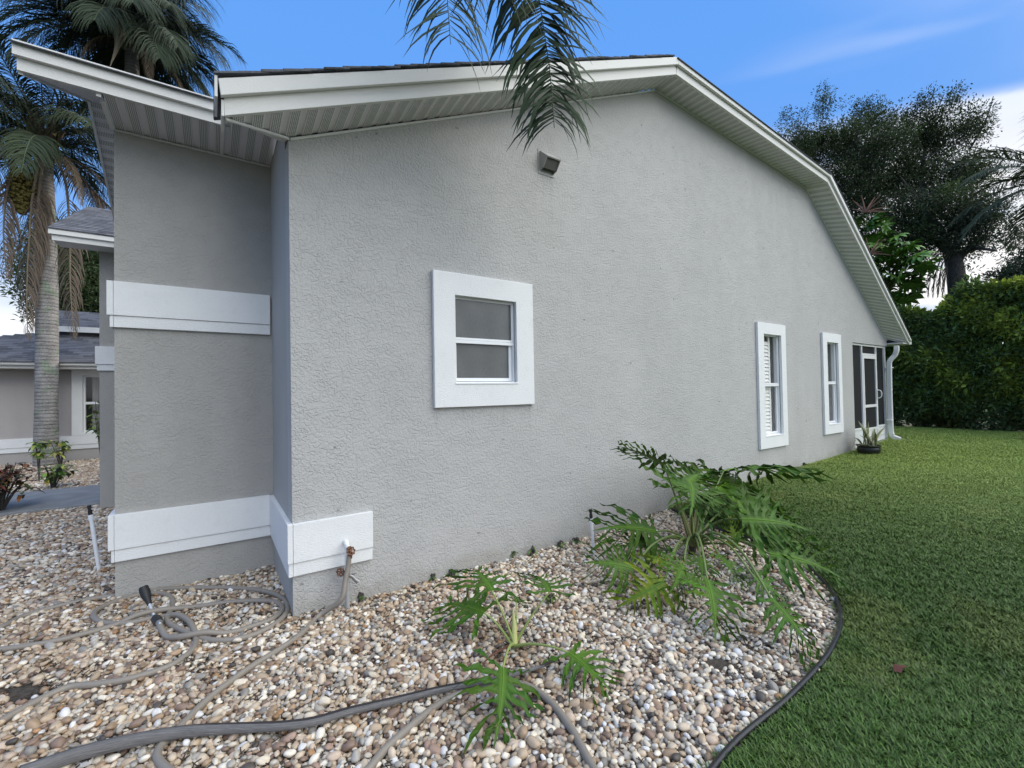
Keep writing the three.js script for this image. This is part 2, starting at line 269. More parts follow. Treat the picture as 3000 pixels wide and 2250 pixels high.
  // level soffit over the recess
  for (let k = 0; k < 10; k++) { const x0 = -0.665 + k * 0.116; if (x0 > 0.38) break; const x1 = x0 + 0.116, zf = x0 > 0.05 ? -0.24 : -0.72; part(soffit, 'soffit_panel', strip((s, t) => V(lerp(x0, x1, s), lerp(2.268, 2.278, t) + E, lerp(-1.219, zf, t))), M.soffit); }
  part(soffit, 'soffit_trim', box(0.075, 0.105, 2.258 + E, 2.268 + E, -1.215, -0.3), M.fascia);
  part(soffit, 'soffit_trim', box(-0.69, -0.66, 2.255 + E, 2.267 + E, -1.215, -0.8), M.fascia);
  part(soffit, 'soffit_channel', box(-0.66, 0.49, 2.25 + E, 2.262 + E, -1.2185, -1.2), M.fascia);
  // recess eave boards
  part(roof, 'fascia_board', box(-1.10, 0.09, 2.28 + E, 2.44 + E, -0.72, -0.695), M.fascia);
  part(roof, 'drip_edge', box(-1.115, 0.078, 2.365 + E, 2.468 + E, -0.693, -0.66), M.fascia);
  // front gable above the recess: rake soffit, boards and roof planes
  for (const [z0, z1, y0, y1] of [[-0.72, -2.8, 2.285, 3.245], [-2.8, -4.9, 3.245, 2.18]]) {
    const n = Math.round(Math.hypot(z1 - z0, y1 - y0) / 0.116);
    for (let k = 0; k < n; k++) part(soffit, 'soffit_panel', strip((s, t) => { const q = (k + s) / n; return V(lerp(-0.672, -1.075, t), lerp(y0, y1, q) + E, lerp(z0, z1, q)); }), M.soffit);
    part(roof, 'rake_board', extX([[z0, y0 - 0.02 + E], [z1, y1 - 0.02 + E], [z1, y1 + 0.16 + E], [z0, y0 + 0.16 + E]], -1.10, -1.075), M.fascia);
    part(roof, 'rake_trim', extX([[z0, y0 - 0.03 + E], [z1, y1 - 0.03 + E], [z1, y1 - 0.005 + E], [z0, y0 - 0.005 + E]], -0.70, -0.672), M.fascia);
  }
  // roof planes: decks and shingle courses
  const deck = (pts, x0, x1) => extX(pts, x0, x1);
  part(roof, 'roof_deck', [ext(e([[0.5, 2.2], [7.29, 5.2], [7.29, 5.17], [0.5, 2.17]]), -9.2, -2.6), ext(e([[0.5, 2.2], [4.85, 4.10], [4.85, 4.07], [0.5, 2.17]]), -2.6, 0.304), ext(e([[7.29, 5.2], [13.6, 1.03], [13.6, 1.0], [7.29, 5.17]]), -9.2, -2.6), ext(e([[9.3, 3.82], [13.55, 1.02], [13.55, 1.0], [9.3, 3.79]]), -2.6, 0.304)], M.shingle);
  part(roof, 'hip_deck', quads([[V(4.85, 4.10 + E, 0.33), V(9.30, 3.83 + E, 0.33)], [V(7.0, 5.15 + E, -2.7), V(7.5, 5.12 + E, -2.7)]]), M.shingle);
  const rj = rng(5);
  function course(x, y, ang, z0, z1, len = 0.2, th = 0.011) { return uvBox(new RoundedBoxGeometry(len, th, z1 - z0, 1, 0.003).rotateZ(ang).translate(x, y + E, (z0 + z1) / 2)); }
  const slopeL = Math.atan2(4.14 - 2.02, 4.85 - 0.045), ux = Math.cos(slopeL), uy = Math.sin(slopeL);
  for (let k = 0; k < 36; k++) { const s = 0.09 + k * 0.143, x = 0.03 + ux * s, y = 2.032 + uy * s; part(roof, 'shingle_course', course(x, y + 0.004 + rj() * 0.008, slopeL - 0.05, x < 0.6 ? -0.2 : k % 2 ? -3 : -6, 0.374 + rj() * 0.014, 0.19, 0.013 + rj() * 0.006), M.shingle); }
  const slopeR = Math.atan2(1.045 - 3.85, 13.56 - 9.30);
  for (let k = 0; k < 34; k++) { const s = 0.02 + k * 0.147, x = 9.32 + Math.cos(slopeR) * s, y = 3.86 + Math.sin(slopeR) * s; part(roof, 'shingle_course', course(x, y + rj() * 0.005, slopeR + 0.05, -3, 0.374 + rj() * 0.008, 0.19), M.shingle); }
  for (let k = 0; k < 5; k++) part(roof, 'shingle_course', uvBox(new RoundedBoxGeometry(4.5, 0.011, 0.19, 1, 0.003).rotateX(0.42 - 0.05).rotateZ(Math.atan2(-0.29, 4.45)).translate(7.07, 4.0 + E + k * 0.062, 0.30 - k * 0.13)), M.shingle);
  for (let k = 0; k < 15; k++) { part(roof, 'shingle_course', uvBox(new RoundedBoxGeometry(1.19, 0.011, 0.19, 1, 0.003).rotateX(0.46 - 0.05).translate(-0.525, 2.475 + E + k * 0.062, -0.72 - k * 0.132)), M.shingle); }
  part(roof, 'roof_deck', [quads([[V(-1.11, 2.455 + E, -0.69), V(0.4, 2.455 + E, -0.69)], [V(-1.11, 3.42 + E, -2.8), V(0.4, 3.42 + E, -2.8)]]), quads([[V(-1.11, 3.42 + E, -2.8), V(3, 3.42 + E, -2.8)], [V(-1.11, 2.34 + E, -4.95), V(3, 2.34 + E, -4.95)]])].map(clean), M.shingle);

  // rear eave gutter and downspout
  const gut = sub(house, 'gutter');
  part(gut, 'gutter_channel', rbox(13.585, 13.70, 0.93 + E, 1.06 + E, -9, 0.34, 0.01), M.metalWhite);
  part(gut, 'eave_board', box(13.235, 13.585, 0.945 + E, 0.965 + E, -9, 0.3), M.fascia);
  function spout(path, w, d) { const s = new THREE.Shape(rect(-w / 2, w / 2, -d / 2, d / 2).map((p) => new THREE.Vector2(...p))); const c = new THREE.CatmullRomCurve3(path, false, 'catmullrom', 0.25); return clean(new THREE.ExtrudeGeometry(s, { steps: 70, extrudePath: c })); }
  const dp = (x, y, z) => onZ(2200 + x / 2.765, 750 + y / 2.765, z);
  part(gut, 'downspout', spout([dp(1180, 728, 0.2), dp(1180, 765, 0.2), dp(1165, 805, 0.16), dp(1128, 845, 0.08), dp(1120, 880, 0.06), dp(1124, 1100, 0.05), dp(1130, 1300, 0.05), dp(1136, 1420, 0.05), dp(1150, 1462, 0.08), dp(1210, 1484, 0.2)], 0.08, 0.1), M.metalWhite);
  for (const yy of [905, 1330]) { const p = dp(1123, yy, 0.05); part(gut, 'strap', rbox(p.x - 0.06, p.x + 0.06, p.y - 0.015, p.y + 0.015, -0.0, 0.107, 0.004), M.metalWhite); }

  // windows
  const glass = new THREE.MeshPhysicalMaterial({ color: 0xffffff, roughness: 0.03, transmission: 1, thickness: 0, ior: 1.5, side: THREE.DoubleSide }); glass.name = 'glass';
  const obscure = std([0.12, 0.125, 0.125], 0.17, { map: tex(256, 256, (u, v) => { const k = 0.75 + 0.22 * pnoise(u * 4, v * 3, 16, 2) + 0.07 * pnoise(u * 64, v * 16, 64, 6); return [k, k, k]; }, { ch: 3, size: [0.9, 0.7] }) });
  const shutterM = std([0.8, 0.79, 0.76], 0.5), curtain = std([0.36, 0.35, 0.32], 0.9);
  function windowUnit([x0, x1, y0, y1], [X0, X1, Y0, Y1], ym, kind) {
    const w = sub(house, 'window'); y0 += E; y1 += E; Y0 += E; Y1 += E; ym += E;
    part(w, 'surround', ext(rect(X0, X1, Y0, Y1), 0.001, 0.043, [rect(x0, x1, y0, y1).reverse()], 0.005), M.trim);
    part(w, 'frame', ring(x0 - 0.008, x1 + 0.008, y0 - 0.008, y1 + 0.008, 0.02, -0.085, -0.012, 0.002), M.vinyl);
    part(w, 'sill', rbox(x0 - 0.01, x1 + 0.012, y0 - 0.012, y0 + 0.004, -0.029, 0.05, 0.003), M.vinyl);
    const a = x0 + 0.012, b = x1 - 0.012;
    part(w, 'upper_sash', ring(a, b, ym - 0.018, y1 - 0.012, 0.009, -0.038, -0.02, 0.002), M.vinyl);
    part(w, 'lower_sash', ring(a + 0.001, b - 0.001, y0 + 0.017, ym + 0.01, 0.032, -0.064, -0.04, 0.002), M.vinyl);
    part(w, 'meeting_rail', [rbox(a, b, ym - 0.034, ym - 0.004, -0.0395, -0.012, 0.003), rbox(a, b, ym - 0.002, ym + 0.02, -0.0385, -0.017, 0.003)], M.vinyl);
    const pane = (z, p, q) => box(a + 0.012, b - 0.012, p, q, z - 0.002, z + 0.002);
    const pm = kind === 'obscure' ? obscure : glass;
    part(w, 'pane', quads([[V(a + 0.01, ym, -0.03), V(b - 0.01, ym, -0.03)], [V(a + 0.01, y1 - 0.02, -0.03), V(b - 0.01, y1 - 0.02, -0.03)]]), pm);
    part(w, 'pane', quads([[V(a + 0.01, y0 + 0.03, -0.053), V(b - 0.01, y0 + 0.03, -0.053)], [V(a + 0.01, ym, -0.053), V(b - 0.01, ym, -0.053)]]), pm);
    if (kind === 'obscure') return;
    // shutter leaf half open behind the glass, its louvres a stack of tilted slats
    const zs = -0.092, xm = x0 + (kind === 'wide' ? 0.38 : 0.22), sh = [];
    for (let y = y0 + 0.05; y < y1 - 0.1; y += 0.062) sh.push(uvBox(new RoundedBoxGeometry(xm - x0 + 0.1, 0.066, 0.01, 1, 0.003).rotateX(-0.35).translate((x0 - 0.1 + xm) / 2, y, zs)));
    part(w, 'shutter_slat', sh, shutterM); for (const m of [w.children[w.children.length - 1]]) m.userData.kind = 'stuff';
    part(w, 'shutter_stile', [rbox(xm, xm + 0.05, y0 - 0.05, y1 + 0.05, zs - 0.012, zs + 0.012), rbox(xm + 0.07, xm + 0.10, y0 - 0.05, y1 + 0.05, zs - 0.04, zs - 0.01)], shutterM);
    const rows = [y0 - 0.1, y1 + 0.1].map((y) => Array.from({ length: 40 }, (_, i) => V(lerp(xm + 0.0, x1 + 0.35, i / 39), y, -0.2 + 0.02 * Math.sin(i * 1.1))));
    part(w, 'curtain', quads(rows), curtain);
    part(w, 'room_backing', [box(x0 - 0.4, x1 + 0.5, y0 - 0.15, y1 + 0.15, -0.62, -0.6), box(x0 - 0.42, x0 - 0.4, y0 - 0.15, y1 + 0.15, -0.6, -0.2), box(x1 + 0.5, x1 + 0.52, y0 - 0.15, y1 + 0.15, -0.6, -0.2)], M.gap);
  }
  windowUnit(W1, [1.647, 2.757, -0.137, 1.104], 0.495, 'obscure');
  windowUnit(W2, [7.256, 8.18, -1.006, 1.046], 0.04, 'wide');
  windowUnit(W3, [9.65, 10.50, -0.935, 1.018], 0.06, 'narrow');

  // screen enclosure with door
  const screenM = new THREE.MeshStandardMaterial({ color: new THREE.Color().setRGB(0.008, 0.008, 0.009), roughness: 0.95, transparent: true, opacity: 0.9, side: THREE.DoubleSide });
  const scr = sub(house, 'screen_enclosure'), fy0 = -1.33 + E, fy1 = 0.9 + E, st = (x0, x1, y0, y1, z0 = -0.085, z1 = -0.03) => rbox(x0, x1, y0 + E, y1 + E, z0, z1, 0.004);
  for (const q of [[11.195, 11.225, -1.33, 0.9], [11.775, 11.815, -1.33, 0.9], [12.615, 12.66, -1.33, 0.9], [13.14, 13.235, -1.4, 0.9]]) part(scr, 'mullion', st(...q), M.metalWhite);
  part(scr, 'head_rail', st(11.226, 13.139, 0.86, 0.9), M.metalWhite);
  part(scr, 'transom_rail', st(11.816, 12.614, 0.665, 0.70), M.metalWhite);
  for (const q of [[11.226, 11.774], [12.661, 13.139]]) { part(scr, 'kick_panel', st(q[0], q[1], -1.36, -0.97, -0.07, -0.05), M.trim); part(scr, 'rail', st(q[0], q[1], -0.969, -0.93), M.metalWhite); part(scr, 'screen', quads([[V(q[0], -0.93 + E, -0.06), V(q[1], -0.93 + E, -0.06)], [V(q[0], 0.86 + E, -0.06), V(q[1], 0.86 + E, -0.06)]]), screenM); }
  part(scr, 'screen', quads([[V(11.816, 0.7 + E, -0.06), V(12.614, 0.7 + E, -0.06)], [V(11.816, 0.86 + E, -0.06), V(12.614, 0.86 + E, -0.06)]]), screenM);
  const door = sub(house, 'screen_door'), dx0 = 11.82, dx1 = 12.61;
  part(door, 'door_frame', [st(dx0, dx0 + 0.055, -1.3, 0.66, -0.07, -0.02), st(dx1 - 0.055, dx1, -1.3, 0.66, -0.07, -0.02), st(dx0 + 0.056, dx1 - 0.056, 0.585, 0.66, -0.07, -0.02), st(dx0 + 0.056, dx1 - 0.056, -0.5, -0.44, -0.07, -0.02), st(dx0 + 0.056, dx1 - 0.056, -1.0, -0.955, -0.07, -0.02)], M.metalWhite);
  part(door, 'kick_panel', st(dx0 + 0.056, dx1 - 0.056, -1.3, -1.001, -0.055, -0.035), M.trim);
  part(door, 'screen', quads([[V(dx0 + 0.05, -0.97 + E, -0.045), V(dx1 - 0.05, -0.97 + E, -0.045)], [V(dx0 + 0.05, 0.6 + E, -0.045), V(dx1 - 0.05, 0.6 + E, -0.045)]]), screenM);
  part(door, 'handle', [rbox(dx1 - 0.045, dx1 - 0.012, -0.33 + E, -0.1 + E, -0.019, -0.008, 0.004), tube([V(dx1 - 0.03, -0.12 + E, -0.01), V(dx1 - 0.02, -0.14 + E, 0.05), V(dx1 - 0.02, -0.28 + E, 0.05), V(dx1 - 0.03, -0.31 + E, -0.01)], 0.011, 8, 16)], M.metalWhite);

  // vent hood high on the gable
  const vent = sub(house, 'vent_hood');
  const vx = 3.0, vy = 2.46 + E;
  part(vent, 'hood', [extX([[0.002, vy + 0.1], [0.012, vy + 0.1], [0.14, vy - 0.01], [0.13, vy - 0.02], [0.002, vy + 0.085]], vx - 0.085, vx + 0.085), extX([[0.002, vy + 0.1], [0.14, vy - 0.015], [0.07, vy - 0.1], [0.002, vy - 0.12]], vx - 0.093, vx - 0.086), extX([[0.002, vy + 0.1], [0.14, vy - 0.015], [0.07, vy - 0.1], [0.002, vy - 0.12]], vx + 0.086, vx + 0.093)], M.stuccoPlain);
  part(vent, 'flap', extX([[0.115, vy - 0.02], [0.06, vy - 0.1], [0.055, vy - 0.098], [0.11, vy - 0.018]], vx - 0.084, vx + 0.084), std([0.12, 0.115, 0.11], 0.7));
  part(vent, 'flange', rbox(vx - 0.11, vx + 0.11, vy - 0.145, vy + 0.12, 0.001, 0.007, 0.002), M.stuccoPlain);

  // entry porch: wall end with bands, gable roof with shingle courses
  const cz = -5.4;
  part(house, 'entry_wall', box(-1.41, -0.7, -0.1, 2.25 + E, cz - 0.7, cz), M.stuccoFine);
  for (const q of [[-1.455, -0.7, 0.52 + E, 0.795 + E, cz + 0.001, cz + 0.04], [-1.455, -1.411, 0.52 + E, 0.795 + E, cz - 0.7, cz]]) part(house, 'band_board', rbox(...q, 0.004), M.trim);
  for (const q of [[-1.435, -0.7, 0.425 + E, 0.5185 + E, cz + 0.001, cz + 0.027], [-1.435, -1.411, 0.425 + E, 0.5185 + E, cz - 0.7, cz]]) part(house, 'band_drip_board', rbox(...q, 0.004), M.trim);
  const er = sub(house, 'entry_roof');
  part(er, 'roof_deck', [quads([[V(-1.87, 2.39 + E, -5.0), V(-0.3, 2.39 + E, -5.0)], [V(-1.87, 3.55 + E, -7.45), V(-0.3, 3.55 + E, -7.45)]]), quads([[V(-1.87, 3.55 + E, -7.45), V(-0.3, 3.55 + E, -7.45)], [V(-1.87, 2.39 + E, -9.9), V(-0.3, 2.39 + E, -9.9)]])].map(clean), M.shingle);
  const ea = Math.atan2(1.16, 2.45);
  for (let k = 0; k < 19; k++) part(er, 'shingle_course', uvBox(new RoundedBoxGeometry(1.56 + 0.02 * rj(), 0.02, 0.19, 1, 0.003).rotateX(ea - 0.05).translate(-1.095, 2.405 + E + (k * 0.143 + 0.05) * Math.sin(ea), -5.0 - (k * 0.143 + 0.05) * Math.cos(ea))), M.shinglePale);
  part(er, 'fascia_board', box(-1.84, -0.3, 2.235 + E, 2.37 + E, -5.02, -5.0), M.fascia);
  part(er, 'drip_edge', box(-1.87, -0.3, 2.315 + E, 2.395 + E, -4.999, -4.97), M.fascia);
  part(er, 'soffit_sheet', [box(-1.84, -0.3, 2.25 + E, 2.262 + E, -5.4, -5.021)], M.fascia);
  part(er, 'beam', box(-1.41, -1.2, 2.05 + E, 2.24 + E, -9.0, -6.11), M.stuccoFine);
}

// ---------------------------------------------------------------- ground
const edgePx = [[1450, 1105], [1530, 1142], [1620, 1170], [1700, 1200], [1760, 1245], [1800, 1290], [1816, 1350], [1792, 1420], [1705, 1520], [1570, 1640]].map(([x, y]) => onGround(x * 3000 / 2212, y * 3000 / 2212));
const edgePts = [...edgePx.map((p) => V(p.x, 0, p.z)), V(1.2, 0, 2.68), V(0.3, 0, 3.0), V(-0.8, 0, 3.8), V(-3, 0, 5.5), V(-8, 0, 7)];
edgePts[0].set(4.93, 0, 0.03);
const edgeCurve = new THREE.CatmullRomCurve3(edgePts, false, 'centripetal'), edgeLine = edgeCurve.getSpacedPoints(160);
const bedPoly = [...edgeLine.map((p) => [p.x, p.z]), [-14, 7], [-14, -13.2], [4.93, -13.2]];
function inside(poly, x, z) { let c = false; for (let i = 0, j = poly.length - 1; i < poly.length; j = i++) { const [a, b] = poly[i], [q, r] = poly[j]; if ((b > z) !== (r > z) && x < (q - a) * (z - b) / (r - b) + a) c = !c; } return c; }
const inHouse = (x, z, m = 0) => (x > 0.495 - m && x < 13.26 + m && z < m) || (x > -0.67 - m && x < 13.2 && z < -1.22 + m) || (x > -1.41 - m && z < -5.4 + m && z > -6.1 - m);
const inSlab = (x, z) => z < -5.72 && z > -7.7 && x < -0.6;
{
  const xs = [-400, -60, -14, -8, -4, -1, 1, 3, 3.6, 4.2, 4.9, 5.8, 6.7, 8, 9.5, 10.5, 11.5, 13, 14.5, 16, 20, 40, 120, 400], zs = [-400, -60, -20, -10, -5, -2, 0, 2, 4, 8, 20, 80, 400];
  const turf = tex(1024, 1024, (u, v) => { const a = pnoise(u * 12, v * 12, 12, 4), b = pnoise(u * 90, v * 90, 90, 14), c = pnoise(u * 250, v * 250, 250, 41), k = 0.5 + 0.2 * a + 0.3 * b + 0.35 * c; return [lerp(0.02, 0.06, k), lerp(0.034, 0.085, k), lerp(0.009, 0.02, k)]; }, { ch: 3, size: [2.7, 2.7] });
  struct('lawn', quads(zs.map((z) => xs.map((x) => V(x, groundY(x) - 0.012, z)))), std([1, 1, 1], 1, { map: turf }), 'clipped green lawn sloping gently up along the house wall to the hedge');
}
const dirt = tex(1024, 1024, (u, v) => { const a = pnoise(u * 60, v * 60, 60, 4), b = pnoise(u * 200, v * 200, 200, 14), k = 0.055 + 0.025 * a + 0.035 * b; return [k * 1.15, k * 0.95, k * 0.75]; }, { ch: 3, size: [1.7, 1.7] });
const bed = struct('gravel_bed', (() => {
  const cut = (P, x, keepRight) => { const out = []; for (let i = 0; i < P.length; i++) { const p = P[i], q = P[(i + 1) % P.length], a = keepRight ? p[0] >= x : p[0] <= x, b = keepRight ? q[0] >= x : q[0] <= x; if (a) out.push(p); if (a !== b) { const t = (x - p[0]) / (q[0] - p[0]); out.push([x, lerp(p[1], q[1], t)]); } } return out; };
  const gs = []; for (let i = 0; i + 1 < 4; i++) {
    const P = cut(cut(bedPoly, GX[i][0], true), GX[i + 1][0], false); if (P.length < 3) continue;
    const g = new THREE.ShapeGeometry(new THREE.Shape(P.map(([x, z]) => new THREE.Vector2(x, -z)))).rotateX(-Math.PI / 2), p = g.attributes.position;
    for (let k = 0; k < p.count; k++) p.setY(k, groundY(p.getX(k)) + 0.002);
    gs.push(uvBox(g));
  }
  return mergeGeometries(gs);
})(), std([1, 1, 1], 1, { map: dirt }), 'bed of rounded river pebbles in cream, tan and grey around the house foot');
{
  const conc = tex(512, 512, (u, v) => { const k = 0.23 + 0.05 * pnoise(u * 8, v * 8, 8, 3) + 0.06 * pnoise(u * 120, v * 120, 120, 9); return [k * 0.97, k, k * 1.04]; }, { ch: 3, size: [2, 2] });
  const path = struct('path', rbox(-14, -1.0, -0.05, 0.055, -7.7, -5.72, 0.01), std([1, 1, 1], 0.9, { map: conc }), 'grey concrete walk crossing the pebbles toward the entry');
}
// pebbles
const pebbleGeos = [], rp = rng(21);
for (let k = 0; k < 7; k++) {
  const g = new THREE.IcosahedronGeometry(1, 2), p = g.attributes.position, col = new Float32Array(p.count * 3), s = k * 13.7;
  for (let i = 0; i < p.count; i++) {
    const v = V(p.getX(i), p.getY(i), p.getZ(i)).normalize(), n = fbm3(v.x * 0.9 + s, v.y * 0.9 + s, v.z * 0.9, 2) - 0.5, m = fbm3(v.x * 2.2 + s, v.y * 2.2, v.z * 2.2 + 5, 3), q = 1 + n * 0.75;
    p.setXYZ(i, v.x * q * (1.12 + 0.12 * (k % 3)), v.y * q * (0.62 + 0.07 * (k % 2)), v.z * q * 0.86);
    const t = 0.78 + 0.44 * m; col[3 * i] = t; col[3 * i + 1] = t * (0.97 + 0.05 * n); col[3 * i + 2] = t * (0.93 + 0.12 * n);
  }
  g.setAttribute('color', new THREE.BufferAttribute(col, 3)); g.computeVertexNormals();
  // smooth normals over the shared positions
  const acc = new Map(), nn = g.attributes.normal, key = (i) => p.getX(i).toFixed(4) + ',' + p.getY(i).toFixed(4) + ',' + p.getZ(i).toFixed(4);
  for (let i = 0; i < p.count; i++) { const q = key(i), a = acc.get(q) ?? V(0, 0, 0); a.add(V(nn.getX(i), nn.getY(i), nn.getZ(i))); acc.set(q, a); }
  for (let i = 0; i < p.count; i++) { const a = acc.get(key(i)).clone().normalize(); nn.setXYZ(i, a.x, a.y, a.z); }
  pebbleGeos.push(clean(g));
}
const pebbleTones = [[0.74, 0.71, 0.66], [0.66, 0.61, 0.53], [0.60, 0.525, 0.435], [0.50, 0.41, 0.315], [0.37, 0.275, 0.195], [0.25, 0.18, 0.145], [0.44, 0.43, 0.41], [0.28, 0.275, 0.27], [0.56, 0.47, 0.40], [0.38, 0.23, 0.12], [0.085, 0.075, 0.07], [0.70, 0.70, 0.71], [0.36, 0.26, 0.22]];
pebbleTones.forEach((c, i) => { const k = i === 11 ? [0.92, 0.91, 0.9] : i < 2 ? [0.98, 0.945, 0.885] : [0.9, 0.85, 0.785]; for (let j = 0; j < 3; j++) c[j] *= k[j]; });
const toneWeights = [0.12, 0.13, 0.13, 0.13, 0.09, 0.08, 0.08, 0.06, 0.075, 0.012, 0.03, 0.045, 0.07];
{
  const cell = 0.06, grid = new Map(), list = [], H = (x, z) => Math.floor(x / cell) * 73856093 ^ Math.floor(z / cell) * 19349663;
  const pick = (x, z) => { const shift = fbm3(x * 0.7, 3, z * 0.7, 2) - 0.5 + (x < 0.3 ? lerp(0.2, 0.02, sstep(-1.2, 0.3, x)) : x > 0.3 ? -0.12 : 0); let r = rp(); r = clamp(r + 0 * shift); let i = 0; for (; i < toneWeights.length - 1; i++) { const w = toneWeights[i] * (i < 2 || i === 11 ? 1 - 1.6 * shift : i >= 3 && i <= 5 ? 1 + 1.6 * shift : 1); if ((r -= w) < 0) break; } return pebbleTones[i]; };
  const visible = (x, z) => { const [px, py, d] = toPix(V(x, 0.02, z)); return d > 0.4 && px > -160 && px < 3100 && py < 2480; };
  function scatter(tries, x0, x1, z0, z1, rmin, rmax, overlap, lift, mask) {
    for (let t = 0; t < tries; t++) {
      const x = lerp(x0, x1, rp()), z = lerp(z0, z1, rp()), r = lerp(rmin, rmax, Math.pow(rp(), 1.7));
      if (!visible(x, z) || !inside(bedPoly, x, z) || inHouse(x, z, -0.01) || inSlab(x, z)) continue;
      if (mask && !mask(x, z)) continue;
      let ok = true;
      for (let a = -1; a <= 1 && ok; a++) for (let b = -1; b <= 1 && ok; b++) for (const q of grid.get(H(x + a * cell, z + b * cell)) ?? []) if (Math.hypot(q[0] - x, q[1] - z) < (q[2] + r) * overlap) { ok = false; break; }
      if (!ok) continue;
      const k = H(x, z); if (!grid.has(k)) grid.set(k, []); grid.get(k).push([x, z, r]);
      list.push([x, groundY(x) + r * 0.3 + lift * (0.6 + 0.8 * rp()), z, r]);
    }
  }
  const bare = (x, z) => fbm3(x * 2.3 + 7, 1.5, z * 2.3, 3) + 0.22 * (rp() - 0.5) < 0.7;
  scatter(620000, -3.2, 5.0, -2.6, 3.0, 0.011, 0.028, 0.72, 0, bare);
  grid.clear();
  scatter(330000, -3.2, 5.0, -2.6, 3.0, 0.012, 0.027, 0.98, 0.016, (x, z) => bare(x, z) && fbm3(x * 5, 9, z * 5, 2) < 0.62);
  scatter(160000, -6, -0.3, -13, -2.6, 0.014, 0.03, 0.74, 0.006, null);
  // the 300 that show largest are meshes of their own
  for (const q of list) { const [px, py, d] = toPix(V(q[0], q[1], q[2])); q.push(px > 0 && px < 3000 && py > 0 && py < 2250 ? q[3] / d : 0); }
  list.sort((a, b) => b[4] - a[4]);
  const mats = pebbleTones.map((c) => std(c, 0.5, { vertexColors: true }));
  const shared = std([1, 1, 1], 0.5, { vertexColors: true });
  const Q = new THREE.Quaternion(), place = () => { Q.setFromEuler(new THREE.Euler((rp() - 0.5) * 0.9, rp() * 6.283, (rp() - 0.5) * 0.9)); return Q; };
  const buckets = pebbleGeos.map(() => []);
  list.forEach((q, i) => {
    const c = pick(q[0], q[2]), k = Math.floor(rp() * pebbleGeos.length);
    if (i < 300) { const m = part(bed, 'pebble' + (i ? '_' + String(i).padStart(3, '0') : ''), pebbleGeos[k], mats[pebbleTones.indexOf(c)]); m.position.set(q[0], q[1], q[2]); m.quaternion.copy(place()); m.scale.setScalar(q[3] * (0.92 + 0.2 * rp())); return; }
    buckets[k].push([q, c]);
  });
  const mat4 = new THREE.Matrix4();
  buckets.forEach((b, k) => {
    const im = new THREE.InstancedMesh(pebbleGeos[k], shared, b.length); im.name = k ? 'pebbles_' + String(k).padStart(3, '0') : 'pebbles'; im.userData.kind = 'stuff'; im.castShadow = im.receiveShadow = true;
    b.forEach(([q, c], i) => { const s = q[3] * (0.9 + 0.2 * rp()), t = 0.74 + 0.4 * rp(); im.setMatrixAt(i, mat4.compose(V(q[0], q[1], q[2]), place(), V(s, s * (0.85 + 0.3 * rp()), s))); im.setColorAt(i, new THREE.Color().setRGB(c[0] * t, c[1] * t, c[2] * t)); });
    bed.add(im);
  });
  console.log('pebbles', list.length);
  // leaf litter and twigs between the stones
  const bit = mergeGeometries([0, 1, 2].map((k) => clean(new THREE.BoxGeometry(0.03, 0.0025, 0.004).rotateY(k * 1.1).rotateZ(0.2 * (k - 1)).translate(0.008 * k, 0.002 * k, 0.004 * k))));
  const bits = []; for (let t = 0; t < 9000; t++) { const x = lerp(-2.2, 4.8, rp()), z = lerp(-2, 2.7, rp()); if (inside(bedPoly, x, z) && !inHouse(x, z) && fbm3(x * 2.3 + 7, 1.5, z * 2.3, 3) > 0.55) bits.push([x, z]); }
  const im = new THREE.InstancedMesh(bit, std([0.045, 0.03, 0.02], 0.95), bits.length); im.name = 'leaf_litter'; im.userData.kind = 'stuff';
  bits.forEach(([x, z], i) => im.setMatrixAt(i, mat4.compose(V(x, groundY(x) + 0.012 + 0.022 * rp(), z), place(), V(1, 1, 1).multiplyScalar(0.5 + 0.8 * rp())))); bed.add(im);
}
